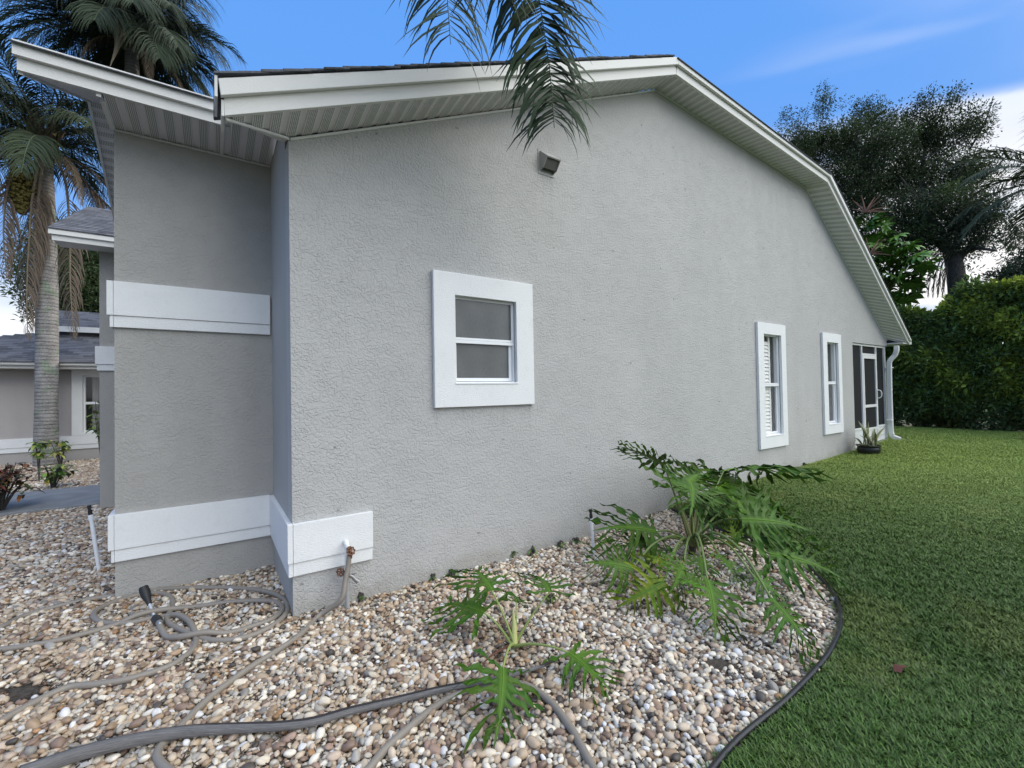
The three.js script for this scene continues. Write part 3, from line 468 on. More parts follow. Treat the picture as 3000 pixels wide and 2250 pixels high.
// grass blades
{
  const rg = rng(77), tufts = [];
  for (let k = 0; k < 3; k++) {
    const pos = [], col = [];
    for (let b = 0; b < 9; b++) {
      const a = rg() * 6.283, r = rg() * 0.022, h = 0.035 + 0.035 * rg(), lean = 0.25 + 0.95 * rg(), w = 0.0032 + 0.0016 * rg(), da = rg() * 6.283, dx = Math.cos(da), dz = Math.sin(da), sx = -dz, sz = dx, t = 0.7 + 0.6 * rg();
      const P = (s) => [r * Math.cos(a) + dx * lean * h * s * s, h * s * (1 - 0.25 * lean * s), r * Math.sin(a) + dz * lean * h * s * s], W = [1, 0.95, 0.65, 0.05], S = [0, 0.35, 0.7, 1];
      for (let i = 0; i < 3; i++) {
        const p = P(S[i]), q = P(S[i + 1]), u = w * W[i], v = w * W[i + 1], A = [p[0] - sx * u, p[1], p[2] - sz * u], B = [p[0] + sx * u, p[1], p[2] + sz * u], C = [q[0] + sx * v, q[1], q[2] + sz * v], D = [q[0] - sx * v, q[1], q[2] - sz * v];
        const c0 = t * lerp(0.75, 1.1, S[i]), c1 = t * lerp(0.75, 1.1, S[i + 1]);
        for (const [Z, c] of [[A, c0], [B, c0], [C, c1], [A, c0], [C, c1], [D, c1]]) { pos.push(...Z); col.push(c, c, c * 0.9); }
      }
    }
    const g = new THREE.BufferGeometry(); g.setAttribute('position', new THREE.Float32BufferAttribute(pos, 3)); g.setAttribute('color', new THREE.Float32BufferAttribute(col, 3)); g.computeVertexNormals(); tufts.push(g);
  }
  const spots = [[], [], []], add = (n, x0, x1, z0, z1) => {
    for (let t = 0; t < n; t++) {
      const x = lerp(x0, x1, rg()), z = lerp(z0, z1, rg()); if (inside(bedPoly, x, z) || inHouse(x, z, 0.015) || x > 16.75) continue;
      const [px, py, d] = toPix(V(x, groundY(x), z)); if (d < 0.3 || px < -50 || px > 3080 || py > 2380) continue;
      let near = 9; for (let i = 0; i < edgeLine.length; i += 2) near = Math.min(near, Math.hypot(edgeLine[i].x - x, edgeLine[i].z - z)); if (near < 0.045) continue;
      spots[Math.floor(rg() * 3)].push([x, z, d]);
    }
  };
  add(150000, 1.2, 6.5, 0, 3.6); add(130000, 6.5, 11.5, 0, 3.4); add(170000, 11.5, 16.8, -2.8, 3.2);
  const grassM = std([1, 1, 1], 0.6, { vertexColors: true }), lawnGrass = new THREE.Group(); lawnGrass.name = 'grass'; lawnGrass.userData = { kind: 'stuff', label: 'short coarse grass blades covering the whole lawn', category: 'grass' }; scene.add(lawnGrass);
  const m4 = new THREE.Matrix4(), q = new THREE.Quaternion();
  spots.forEach((s, k) => {
    const im = new THREE.InstancedMesh(tufts[k], grassM, s.length); im.name = k ? 'grass_blades_' + String(k).padStart(3, '0') : 'grass_blades'; im.userData.kind = 'stuff'; im.castShadow = im.receiveShadow = true;
    s.forEach(([x, z, d], i) => {
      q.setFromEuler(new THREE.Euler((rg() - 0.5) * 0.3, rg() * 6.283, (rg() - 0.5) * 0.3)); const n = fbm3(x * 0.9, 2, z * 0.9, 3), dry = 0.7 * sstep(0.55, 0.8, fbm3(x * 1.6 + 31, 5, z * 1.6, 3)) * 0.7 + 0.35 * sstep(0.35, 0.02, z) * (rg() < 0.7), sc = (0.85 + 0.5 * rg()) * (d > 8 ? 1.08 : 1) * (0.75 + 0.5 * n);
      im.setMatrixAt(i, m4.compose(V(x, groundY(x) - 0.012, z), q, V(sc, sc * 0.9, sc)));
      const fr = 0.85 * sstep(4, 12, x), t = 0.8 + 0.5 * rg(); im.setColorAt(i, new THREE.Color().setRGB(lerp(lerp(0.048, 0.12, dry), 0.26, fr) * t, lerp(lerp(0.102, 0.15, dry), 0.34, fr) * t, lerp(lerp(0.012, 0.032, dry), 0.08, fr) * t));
    });
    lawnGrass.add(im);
  });
  console.log('tufts', spots.map((s) => s.length).join(' '));
}
// ---------------------------------------------------------------- edging strip
{
  const o = thing('landscape_edging', 'black plastic edging strip with round top curving between pebbles and lawn', 'edging', V(4, 0, 1.5));
  const at = (p, y) => V(p.x - 4, groundY(p.x) + y, p.z - 1.5);
  part(o, 'round_rim', tube(edgeLine.map((p) => at(p, 0.036)), 0.0155, 10, 220), M.black);
  part(o, 'skirt', quads([edgeLine.map((p) => at(p, -0.04)), edgeLine.map((p) => at(p, 0.034))]), M.blackMatt);
}
// ---------------------------------------------------------------- hose with spray wand
{
  const hoseM = std([0.235, 0.205, 0.172], 0.5, { bumpMap: tex(64, 64, (u, v) => 0.5 + 0.3 * Math.sin((u * 2 + v * 6) * 6.283), { size: [0.09, 0.05] }), bumpScale: 0.0006 });
  const o = thing('garden_hose', 'taupe garden hose lying in long loops over the pebbles, screwed to the wall tap', 'hose', V(0, 0, 0));
  const z3 = (x, y, l = 0.03) => onGround(x / 2.212, 1275 + y / 2.212, l), dd = (x, y, l = 0.03) => onGround(x * 1.35624, y * 1.35624, l);
  const P = [z3(1035, 1290, 0.06), z3(1085, 1335), z3(1180, 1352, 0.05), z3(1330, 1335, 0.06), z3(1480, 1310), z3(1640, 1265), z3(1760, 1220), z3(1822, 1170), z3(1822, 1128), z3(1775, 1105), z3(1650, 1098), z3(1450, 1112), z3(1250, 1140), z3(1050, 1178, 0.055), z3(900, 1215, 0.06), z3(750, 1255), z3(550, 1315), z3(350, 1365), z3(150, 1400), z3(0, 1420), z3(-200, 1430), z3(-420, 1390), z3(-350, 1320), z3(-150, 1320),
    z3(0, 1275), z3(150, 1200), z3(350, 1140), z3(600, 1085), z3(800, 1055), z3(950, 1032), z3(1100, 1018), z3(1350, 1012), z3(1550, 1015), z3(1700, 1032), z3(1805, 1065), z3(1855, 1115), z3(1862, 1165), z3(1820, 1220), z3(1750, 1272), z3(1650, 1320), z3(1550, 1348), z3(1450, 1360), z3(1340, 1352), z3(1240, 1318), z3(1150, 1278), z3(1090, 1240), z3(1085, 1200), z3(1112, 1155), z3(1122, 1105), z3(1090, 1062), z3(1020, 1046), z3(900, 1058), z3(750, 1102), z3(645, 1148), z3(607, 1185), z3(630, 1225), z3(720, 1247), z3(850, 1242), z3(970, 1216), z3(1070, 1200), z3(1150, 1208, 0.05), z3(1215, 1245, 0.055), z3(1255, 1300, 0.05), z3(1270, 1355), z3(1255, 1410), z3(1205, 1462), z3(1100, 1528), z3(950, 1582), z3(800, 1622), z3(620, 1650), z3(450, 1668),
    dd(110, 2050 / 1.35624), dd(-40, 1600), dd(-120, 1700), dd(300, 1760), dd(900, 1780), dd(1330, 1760), dd(1290, 1690), dd(1268, 1650), dd(1235, 1590), dd(1185, 1525), dd(1135, 1492), dd(1080, 1486, 0.022), dd(1010, 1500, 0.022), dd(950, 1530, 0.022), dd(890, 1580), dd(830, 1635), dd(780, 1690), dd(620, 1740), dd(400, 1700), dd(340, 1640),
    dd(380, 1592, 0.025), dd(450, 1520, 0.025), dd(530, 1460), dd(600, 1415), dd(650, 1380), dd(690, 1340, 0.035), onZ(1000, 1755, 0.2), onZ(1012, 1700, 0.17), onZ(1020, 1660, 0.15), onZ(1023, 1628, 0.142)];
  part(o, 'hose_line', tube(P, 0.0195, 9, 1100), hoseM);
  const a = z3(1035, 1285, 0.065), b = z3(985, 1170, 0.09), c = b.clone().lerp(a, -0.0);
  const w1 = onZ(1003 / 2.212, 1275 + 1180 / 2.212, -0.62), w2 = onZ(965 / 2.212, 1275 + 1085 / 2.212, -0.72), w3 = onZ(945 / 2.212, 1275 + 1030 / 2.212, -0.76), w0 = onZ(1035 / 2.212, 1275 + 1280 / 2.212, -0.42);
  w0.y = Math.max(w0.y, 0.05);
  const wand = sub(o, 'spray_wand');
  part(wand, 'coupling', tube([w0.clone().lerp(w1, -0.12), w0.clone().lerp(w1, 0.12)], 0.022, 12, 4), std([0.5, 0.5, 0.5], 0.3, { metalness: 0.8 }));
  part(wand, 'grip', tube([w0.clone().lerp(w1, 0.1), w0.clone().lerp(w1, 0.55), w1], [0.024, 0.032, 0.031, 0.021], 12, 12), M.blackMatt);
  part(wand, 'tube', tube([w1.clone().lerp(w2, -0.05), w2], 0.0125, 10, 6), std([0.48, 0.5, 0.52], 0.35, { metalness: 0.3 }));
  const d = w3.clone().sub(w2).normalize();
  part(wand, 'head', tube([w2.clone().addScaledVector(d, -0.02), w2.clone().addScaledVector(d, 0.05), w3.clone().addScaledVector(d, 0.02), w3.clone().addScaledVector(d, 0.06)], [0.015, 0.02, 0.031, 0.034, 0.029], 16, 14), M.blackMatt);
  part(wand, 'valve', rbox(-0.012, 0.012, -0.008, 0.008, -0.012, 0.012, 0.003).translate(...w0.clone().lerp(w1, 0.72).add(V(0.008, 0.02, 0.012)).toArray()), M.vinyl);
}
// ---------------------------------------------------------------- tap stand
{
  const x = 0.865, z = 0.09, o = thing('garden_tap', 'white and grey standpipe with two bronze wheel taps beside the white corner band', 'tap', V(x, 0, z));
  const grey = std([0.36, 0.36, 0.36], 0.55), brass = std([0.16, 0.075, 0.04], 0.45, { metalness: 0.4 }), zinc = std([0.33, 0.33, 0.33], 0.4, { metalness: 0.7 });
  part(o, 'lower_pipe', tube([V(0, -0.05, 0), V(0, 0.31, 0)], 0.017, 12, 4), grey);
  part(o, 'coupling', tube([V(0, 0.17, 0), V(0, 0.21, 0)], 0.022, 12, 3), grey);
  part(o, 'upper_pipe', [tube([V(0, 0.3, 0), V(0, 0.49, 0)], 0.018, 12, 4), tube([V(0, 0.49, 0), V(0, 0.515, -0.005), V(0, 0.52, -0.05)], 0.019, 12, 8), tube([V(0, 0.50, 0), V(0.004, 0.495, 0.05)], 0.016, 12, 4)], M.trim);
  function wheel(name, pos, tilt) {
    const parts = [clean(new THREE.TorusGeometry(0.027, 0.0055, 8, 20)), clean(new THREE.CylinderGeometry(0.009, 0.009, 0.016, 10).rotateX(Math.PI / 2))];
    for (let k = 0; k < 5; k++) parts.push(clean(new THREE.CylinderGeometry(0.004, 0.004, 0.027, 6).translate(0, 0.014, 0).rotateZ(k * 1.2566)));
    for (let k = 0; k < 8; k++) parts.push(clean(new THREE.SphereGeometry(0.008, 8, 6).translate(0.03 * Math.cos(k * 0.7854), 0.03 * Math.sin(k * 0.7854), 0)));
    const g = mergeGeometries(parts).rotateX(tilt[0]).rotateY(tilt[1]).translate(...pos); return part(o, name, g, brass);
  }
  const hd = V(0.012, 0.478, 0.075);
  part(o, 'valve_body', [tube([V(0.004, 0.497, 0.04), hd.clone().add(V(0, -0.005, -0.012))], [0.02, 0.017], 12, 5), tube([hd.clone().add(V(0.0, 0.0, -0.02)), V(0.008, 0.42, 0.052)], [0.017, 0.019], 12, 5)], brass);
  wheel('tap_wheel', hd.toArray(), [-0.35, 0.25]);
  part(o, 'lower_valve', [tube([V(0, 0.29, 0), V(-0.03, 0.315, 0.02), V(-0.045, 0.32, 0.03)], [0.017, 0.014], 10, 6)], M.trim);
  wheel('tap_wheel', [-0.055, 0.322, 0.036], [0.1, -0.6]);
  part(o, 'spout', [tube([V(0, 0.27, 0), V(0.03, 0.265, 0.015), V(0.055, 0.235, 0.025), V(0.075, 0.215, 0.03)], [0.016, 0.015, 0.015, 0.02], 10, 10), tube([V(0.02, 0.27, 0.012), V(0.055, 0.285, 0.03)], [0.009, 0.006], 8, 4), tube([V(-0.015, 0.28, 0), V(-0.02, 0.24, 0.01)], [0.014, 0.016], 8, 4)], zinc);
}
// ---------------------------------------------------------------- sprinkler risers
function riser(base, top, label) {
  const o = thing('sprinkler_riser', label, 'sprinkler', base, 'white pipe sprinkler risers in the pebble bed'), d = top.clone().sub(base), n = d.clone().normalize();
  part(o, 'pipe', tube([n.clone().multiplyScalar(-0.03), d.clone().addScaledVector(n, -0.05)], 0.0165, 12, 4), M.vinyl);
  part(o, 'coupling', tube([d.clone().addScaledVector(n, -0.085), d.clone().addScaledVector(n, -0.03)], 0.0205, 14, 4), M.vinyl);
  part(o, 'nozzle', [tube([d.clone().addScaledVector(n, -0.035), d.clone().addScaledVector(n, 0.012)], [0.017, 0.0165], 12, 3), tube([d.clone().addScaledVector(n, 0.012), d.clone().addScaledVector(n, 0.035)], 0.0125, 10, 3), tube([d.clone().addScaledVector(n, 0.035), d.clone().addScaledVector(n, 0.06)], [0.018, 0.016], 12, 3)], M.blackMatt);
}
{
  const b1 = onGround(645 / 2.212, 1275 + 890 / 2.212), b2 = onGround(1600 + 310 / 2.212, 1200 + 950 / 2.212);
  riser(b1, onZ(583 / 2.212, 1275 + 495 / 2.212, b1.z), 'leaning white plastic sprinkler riser standing near the recessed wall');
  riser(b2, onZ(1600 + 290 / 2.212, 1200 + 685 / 2.212, b2.z), 'upright white plastic sprinkler riser beside the large lobed plant');
}
// ---------------------------------------------------------------- dead frond stalk
{
  const a = onGround(60, 2300, 0.05), o = thing('fallen_palm_stalk', 'long weathered grey palm stalk lying across the pebbles', 'palm stalk', a);
  const z6 = (x, y, l) => onGround(900 + x / 2.458, 1700 + y / 2.458, l).sub(a);
  const wood = tex(256, 512, (u, v) => { const k = 0.5 + 0.32 * pnoise(u * 40, v * 6, 64, 2) + 0.22 * pnoise(u * 90, v * 24, 128, 7); return [0.21 * k + 0.035, 0.195 * k + 0.034, 0.185 * k + 0.034]; }, { ch: 3, size: [0.16, 0.7] });
  const woodB = tex(256, 256, (u, v) => 0.5 + 0.5 * pnoise(u * 48, v * 5, 64, 2), { size: [0.16, 0.5] });
  const wm = std([1, 1, 1], 0.8, { map: wood, bumpMap: woodB, bumpScale: 0.0018 });
  const top = [V(0, 0, 0), onGround(260, 2235, 0.055).sub(a), onGround(520, 2180, 0.055).sub(a), z6(0, 1105, 0.05), z6(300, 1020, 0.05), z6(650, 935, 0.05), z6(950, 860, 0.05), z6(1200, 815, 0.055), z6(1450, 765, 0.06), z6(1620, 715, 0.06), z6(1740, 670, 0.055)];
  part(o, 'stalk', tube(top, [0.044, 0.042, 0.037, 0.031, 0.025, 0.022, 0.020, 0.019, 0.018, 0.017, 0.011], 12, 80, true, 0.6), wm);
  const fr = []; const tip = top[10], dir = top[10].clone().sub(top[9]).normalize(), rr = rng(3);
  for (let k = 0; k < 9; k++) fr.push(tube([top[9].clone().lerp(tip, 0.5 + 0.3 * rr()).add(V((rr() - 0.5) * 0.02, 0.005, (rr() - 0.5) * 0.02)), tip.clone().addScaledVector(dir, 0.02 + 0.05 * rr()).add(V((rr() - 0.5) * 0.05, (rr() - 0.3) * 0.03, (rr() - 0.5) * 0.05))], [0.006, 0.002], 5, 4));
  part(o, 'frayed_end', fr, std([0.05, 0.04, 0.03], 0.9));
  const edge = top.map((p, i) => p.clone().add(V(-0.008, 0.008 + 0.006 * (1 - i / 10), -0.022 + 0.008 * i / 10)));
  part(o, 'dark_groove', tube(edge.slice(0, 8), [0.012, 0.012, 0.008, 0.007], 6, 50, true, 0.5), std([0.035, 0.03, 0.03], 0.95));
}
// ---------------------------------------------------------------- lobed leaf plants
function lobedLeaf({ L, n = 8, lobe = 0.5, droop = 0.25, side = 0.35, seed, tint = [0.033, 0.085, 0.009], vein = [0.085, 0.17, 0.02], wave = 0.05 }) {
  const r = rng(seed), pos = [], col = [];
  const bendP = (x, y, z) => V(x, y - 0.12 * droop * y * y / L, z - droop * y * y / L * 0.8 - side * x * x / L);
  const tri = (a, b, c, ca, cb, cc) => { for (const [p, q] of [[a, ca], [b, cb], [c, cc]]) { const v = bendP(p[0], p[1], p[2]); pos.push(v.x, v.y, v.z); col.push(...q); } };
  const mid = (t) => [0, t * L, 0], bw = (t) => L * (0.045 + 0.075 * Math.sin(Math.PI * Math.pow(clamp(t * 0.92 + 0.08), 0.7))) * (1 - 0.55 * t);
  const shade = () => { const k = 0.75 + 0.5 * r(); return tint.map((c, i) => c * k * (i === 0 ? 0.9 + 0.4 * r() : 1)); };
  for (const s of [-1, 1]) {
    for (let i = 0; i < n; i++) {
      const t0 = i / n, t1 = (i + 1) / n, tm = (t0 + t1) / 2, c = shade(), B0 = [s * bw(t0), t0 * L - 0.02 * L * (1 - t0), 0.012 * L], B1 = [s * bw(t1), t1 * L, 0.012 * L], Bm = [s * bw(tm) * 0.98, tm * L, 0.004 * L];
      tri(mid(t0), B0, Bm, vein, c, c); tri(mid(t0), Bm, mid(t1), vein, c, vein); tri(mid(t1), Bm, B1, vein, c, c);
      // the lobe: a strip that leaves the body, narrows at its neck, swells and ends in a point
      const ang0 = lerp(i === 0 ? 2.35 : 1.95, 0.66, Math.pow(tm, 0.9)) + (r() - 0.5) * 0.22, len = L * lobe * (0.72 + 0.5 * Math.sin(Math.PI * Math.pow(tm, 0.8))) * (0.85 + 0.3 * r()) * (i === 0 ? 0.9 : 1) * (tm > 0.85 ? 0.75 : 1);
      const w0 = L / n * 1.12, K = 9, prof = [1, 0.72, 0.78, 0.66, 0.95, 0.7, 0.78, 0.42, 0.36, 0.0], ph = r() * 6.28, bendA = -0.2 - 0.5 * r();
      let cx = (B0[0] + B1[0]) / 2, cy = (B0[1] + B1[1]) / 2, ang = ang0, prev = [B0, [cx, cy, -0.002 * L], B1];
      for (let k = 1; k <= K; k++) {
        ang = ang0 + bendA * k / K; const st = len / K; cx += s * Math.sin(ang) * st; cy += Math.cos(ang) * st;
        const w = w0 * prof[k] * (0.8 + 0.45 * r()) * 0.56 * lerp(1, 0.9, tm), nx = -Math.cos(ang) * s, ny = Math.sin(ang), zz = wave * L * Math.sin(ph + k * 1.5) * k / K, e1 = wave * L * 0.5 * Math.sin(ph * 2 + k * 2.3), e2 = wave * L * 0.5 * Math.sin(ph * 3 + k * 2.1);
        // nx, ny points to the base side
        const lowS = [cx - s * Math.abs(nx) * w * 0 + nx * w * s * s, cy - ny * w, zz + e1 + 0.01 * L], hiS = [cx - nx * w, cy + ny * w, zz + e2 + 0.01 * L], ctr = [cx, cy, zz - 0.004 * L];
        const cc = c.map((q, j) => lerp(q, vein[j], 0.35 * (1 - k / K)));
        const cur = k === K ? [ctr, ctr, ctr] : [lowS, ctr, hiS];
        tri(prev[0], cur[0], cur[1], c, c, cc); tri(prev[0], cur[1], prev[1], c, cc, cc); tri(prev[1], cur[1], cur[2], cc, cc, c); tri(prev[1], cur[2], prev[2], cc, c, c);
        prev = cur;
      }
    }
    // terminal lobe half
    const c = shade(), b = [s * bw(1), L, 0.01 * L], q = [s * bw(1) * 1.5, L * 1.08, 0.0], tip = [0, L * 1.3, -0.02 * L];
    tri(mid(1), b, q, vein, c, c); tri(mid(1), q, tip, vein, c, c);
  }
  // raised midrib
  const rib = tube([0, 0.25, 0.5, 0.75, 1.0].map((t) => { const v = bendP(0, t * L, 0.004 * L); return v; }), [0.010 * L + 0.001, 0.004 * L], 6, 14);
  for (let i = 0; i < rib.attributes.position.count; i++) { pos.push(rib.attributes.position.getX(i), rib.attributes.position.getY(i), rib.attributes.position.getZ(i)); col.push(vein[0] * 1.3, vein[1] * 1.25, vein[2] * 1.3); }
  const g = new THREE.BufferGeometry(); g.setAttribute('position', new THREE.Float32BufferAttribute(pos, 3)); g.setAttribute('color', new THREE.Float32BufferAttribute(col, 3)); g.computeVertexNormals(); return g;
}
const leafM = new THREE.MeshPhysicalMaterial({ color: 0xffffff, vertexColors: true, roughness: 0.42, specularIntensity: 0.35, side: THREE.DoubleSide });
const petioleM = std([0.13, 0.19, 0.05], 0.5), petiolePale = std([0.42, 0.40, 0.17], 0.55);
function lobedPlant(o, base, crown, leaves, seed0) {
  leaves.forEach((l, i) => {
    const p0 = l.at, p1 = l.tip, Y = p1.clone().sub(p0), chord = Y.length(), N = (l.n ?? V(0, 1, 0.2)).clone(); Y.normalize(); N.addScaledVector(Y, -N.dot(Y)).normalize(); const dr = l.droop ?? 0.25, Y0 = Y.clone(); Y.addScaledVector(N, dr * 0.85).normalize(); N.addScaledVector(Y, -N.dot(Y)).normalize(); const X = Y.clone().cross(N).normalize();
    const g = lobedLeaf({ L: chord * 0.86, seed: seed0 + i * 17, droop: l.droop ?? 0.25, side: l.side ?? (0.06 + 0.22 * Math.sin(i * 2.4)), lobe: (l.lobe ?? 0.5) * 1.12, tint: l.tint, n: l.nl ?? 8, wave: l.wave }).applyMatrix4(new THREE.Matrix4().makeBasis(X, Y, N).setPosition(p0.clone().sub(base)));
    part(o, 'leaf', g, leafM, l.label);
    const c = crown.clone().add(V((i % 3 - 1) * 0.012, 0, (i % 2) * 0.015 - 0.007)), d = p0.clone().sub(c), m1 = c.clone().addScaledVector(d, 0.33).add(V(0, 0.16 * d.length() * (l.arch ?? 0.6), 0)), m2 = c.clone().addScaledVector(d, 0.7).add(V(0, 0.15 * d.length() * (l.arch ?? 0.6), 0));
    part(o, 'petiole', tube([c, m1, m2, p0].map((p) => p.clone().sub(base)), [0.017, 0.012, 0.009, 0.008].map((q) => q * (l.thick ?? 1)), 8, 18), l.pm ?? petioleM);
  });
}
const onH = (px, py, h) => { const d = rayOf(px, py); let p, y = h; for (let i = 0; i < 30; i++) { p = EYE.clone().addScaledVector(d, (y - EYE.y) / d.y); y = 0.5 * y + 0.5 * (groundY(p.x) + h); } return p; };
const h7 = (x, y, h) => onH(1600 + x / 2.212, 1200 + y / 2.212, h), h6 = (x, y, h) => onH(900 + x / 2.458, 1700 + y / 2.458, h);
const k7 = (x, y, z) => onZ(1600 + x / 2.212, 1200 + y / 2.212, z), k6 = (x, y, z) => onZ(900 + x / 2.458, 1700 + y / 2.458, z);
{
  const base = onGround(1600 + 945 / 2.212, 1200 + 940 / 2.212), crown = k7(950, 880, base.z); crown.y = Math.max(crown.y, 0.05);
  const o = thing('lobed_leaf_plant', 'large plant with deeply cut glossy leaves spreading from the pebbles beside the lawn edge', 'plant', base);
  const z = base.z, YG = [0.12, 0.18, 0.012], MG = [0.048, 0.112, 0.01];
  const list = [
    { at: k7(765, 358, z - 0.05), tip: k7(480, 235, z - 0.35), n: V(-0.1, 0.8, -0.5), droop: 0.12, lobe: 0.62, arch: 0.1 },
    { at: k7(1150, 400, z - 0.1), tip: k7(1520, 425, z + 0.02), n: V(0, 1, -0.25), droop: 0.3, lobe: 0.55, arch: 0.2 },
    { at: k7(930, 470, z + 0.1), tip: k7(945, 665, z + 0.38), n: V(-0.05, 0.75, 0.7), droop: 0.3, lobe: 0.72, arch: 0.2 },
    { at: k7(1110, 520, z - 0.05), tip: k7(1240, 440, z - 0.3), n: V(0.05, 0.95, 0.4), droop: 0.3, lobe: 0.7, arch: 0.15, tint: MG },
    { at: h7(1270, 712, 0.52), tip: h7(1690, 765, 0.44), n: V(0.05, 0.62, 0.78), droop: 0.3, lobe: 0.7, arch: 0.7 },
    { at: k7(1180, 640, z - 0.15), tip: k7(1480, 585, z - 0.2), n: V(0, 0.9, 0.45), droop: 0.3, lobe: 0.65, arch: 0.4 },
    { at: h7(715, 790, 0.3), tip: h7(345, 765, 0.38), n: V(0.05, 0.85, 0.5), droop: 0.25, lobe: 0.66, arch: 0.7 },
    { at: h7(700, 850, 0.22), tip: h7(460, 900, 0.2), n: V(-0.1, 0.9, 0.4), droop: 0.3, lobe: 0.6, arch: 0.6 },
    { at: h7(560, 1030, 0.16), tip: h7(265, 985, 0.22), n: V(0.1, 0.62, 0.78), droop: 0.3, lobe: 0.62, arch: 0.9, tint: MG },
    { at: h7(765, 1110, 0.22), tip: h7(480, 1270, 0.07), n: V(-0.1, 0.62, 0.78), droop: 0.3, lobe: 0.6, arch: 0.8, tint: YG, label: 'yellowish leaf' },
    { at: h7(1045, 1100, 0.3), tip: h7(1105, 1475, 0.07), n: V(0, 0.62, 0.78), droop: 0.2, lobe: 0.66, arch: 0.9, tint: MG },
    { at: h7(1460, 1225, 0.3), tip: h7(1745, 1600, 0.06), n: V(0.1, 0.62, 0.78), droop: 0.2, lobe: 0.62, arch: 0.9 },
    { at: h7(1450, 935, 0.32), tip: h7(1890, 1060, 0.2), n: V(0.1, 0.62, 0.78), droop: 0.35, lobe: 0.66, arch: 0.6 },
    { at: h7(1240, 885, 0.2), tip: h7(1180, 690, 0.45), n: V(-0.2, 0.4, 0.9), droop: -0.05, lobe: 0.45, arch: 0.3, tint: YG, label: 'young yellow green leaf' },
    { at: h7(1330, 880, 0.26), tip: h7(1640, 850, 0.3), n: V(0, 0.9, 0.45), droop: 0.3, lobe: 0.55, arch: 0.6, tint: MG },
    { at: h7(790, 1010, 0.2), tip: h7(640, 930, 0.22), n: V(0, 0.62, 0.78), droop: 0.2, lobe: 0.6, arch: 0.6, tint: YG, nl: 7 },
    { at: h7(1350, 1090, 0.3), tip: h7(1560, 1250, 0.16), n: V(0.1, 0.62, 0.78), droop: 0.25, lobe: 0.66, arch: 0.8 },
    { at: h7(890, 1010, 0.28), tip: h7(800, 1190, 0.16), n: V(-0.1, 0.62, 0.78), droop: 0.25, lobe: 0.62, arch: 0.8, tint: MG },
    { at: h7(1120, 940, 0.34), tip: h7(1240, 1120, 0.22), n: V(0.1, 0.62, 0.78), droop: 0.25, lobe: 0.6, arch: 0.8, tint: MG },
    { at: k7(1020, 560, z), tip: k7(1090, 640, z + 0.3), n: V(0.1, 0.8, 0.6), droop: 0.25, lobe: 0.7, arch: 0.2 },
    { at: k7(860, 540, z - 0.12), tip: k7(1010, 400, z - 0.3), n: V(0, 0.9, 0.4), droop: 0.3, lobe: 0.6, arch: 0.1 },
    { at: h7(1000, 960, 0.25), tip: h7(1010, 1110, 0.16), n: V(0, 0.8, 0.6), droop: 0.2, lobe: 0.6, arch: 0.9, tint: MG, nl: 7 },
  ];
  lobedPlant(o, base, crown, list, 400);
  part(o, 'stem', tube([V(0, -0.04, 0), crown.clone().sub(base).add(V(0, 0.04, 0))], [0.04, 0.032], 10, 6), std([0.05, 0.04, 0.025], 0.9));
  for (const [x, y, q] of [[870, 620, 0.05], [985, 560, -0.05], [940, 620, 0.02]]) part(o, 'sheath', tube([crown, crown.clone().lerp(k7(x, y, z + q), 0.5).add(V(0, 0.01, 0)), k7(x, y, z + q)].map((p) => p.clone().sub(base)), [0.024, 0.02, 0.004], 8, 14, true, 0.6), petiolePale);
  part(o, 'dead_stalk', tube([h7(905, 940, 0.1), h7(870, 1000, 0.06), h7(828, 1070, 0.05)].map((p) => p.clone().sub(base)), [0.006, 0.012, 0.01], 6, 10, true, 0.5), std([0.5, 0.4, 0.12], 0.7));
}
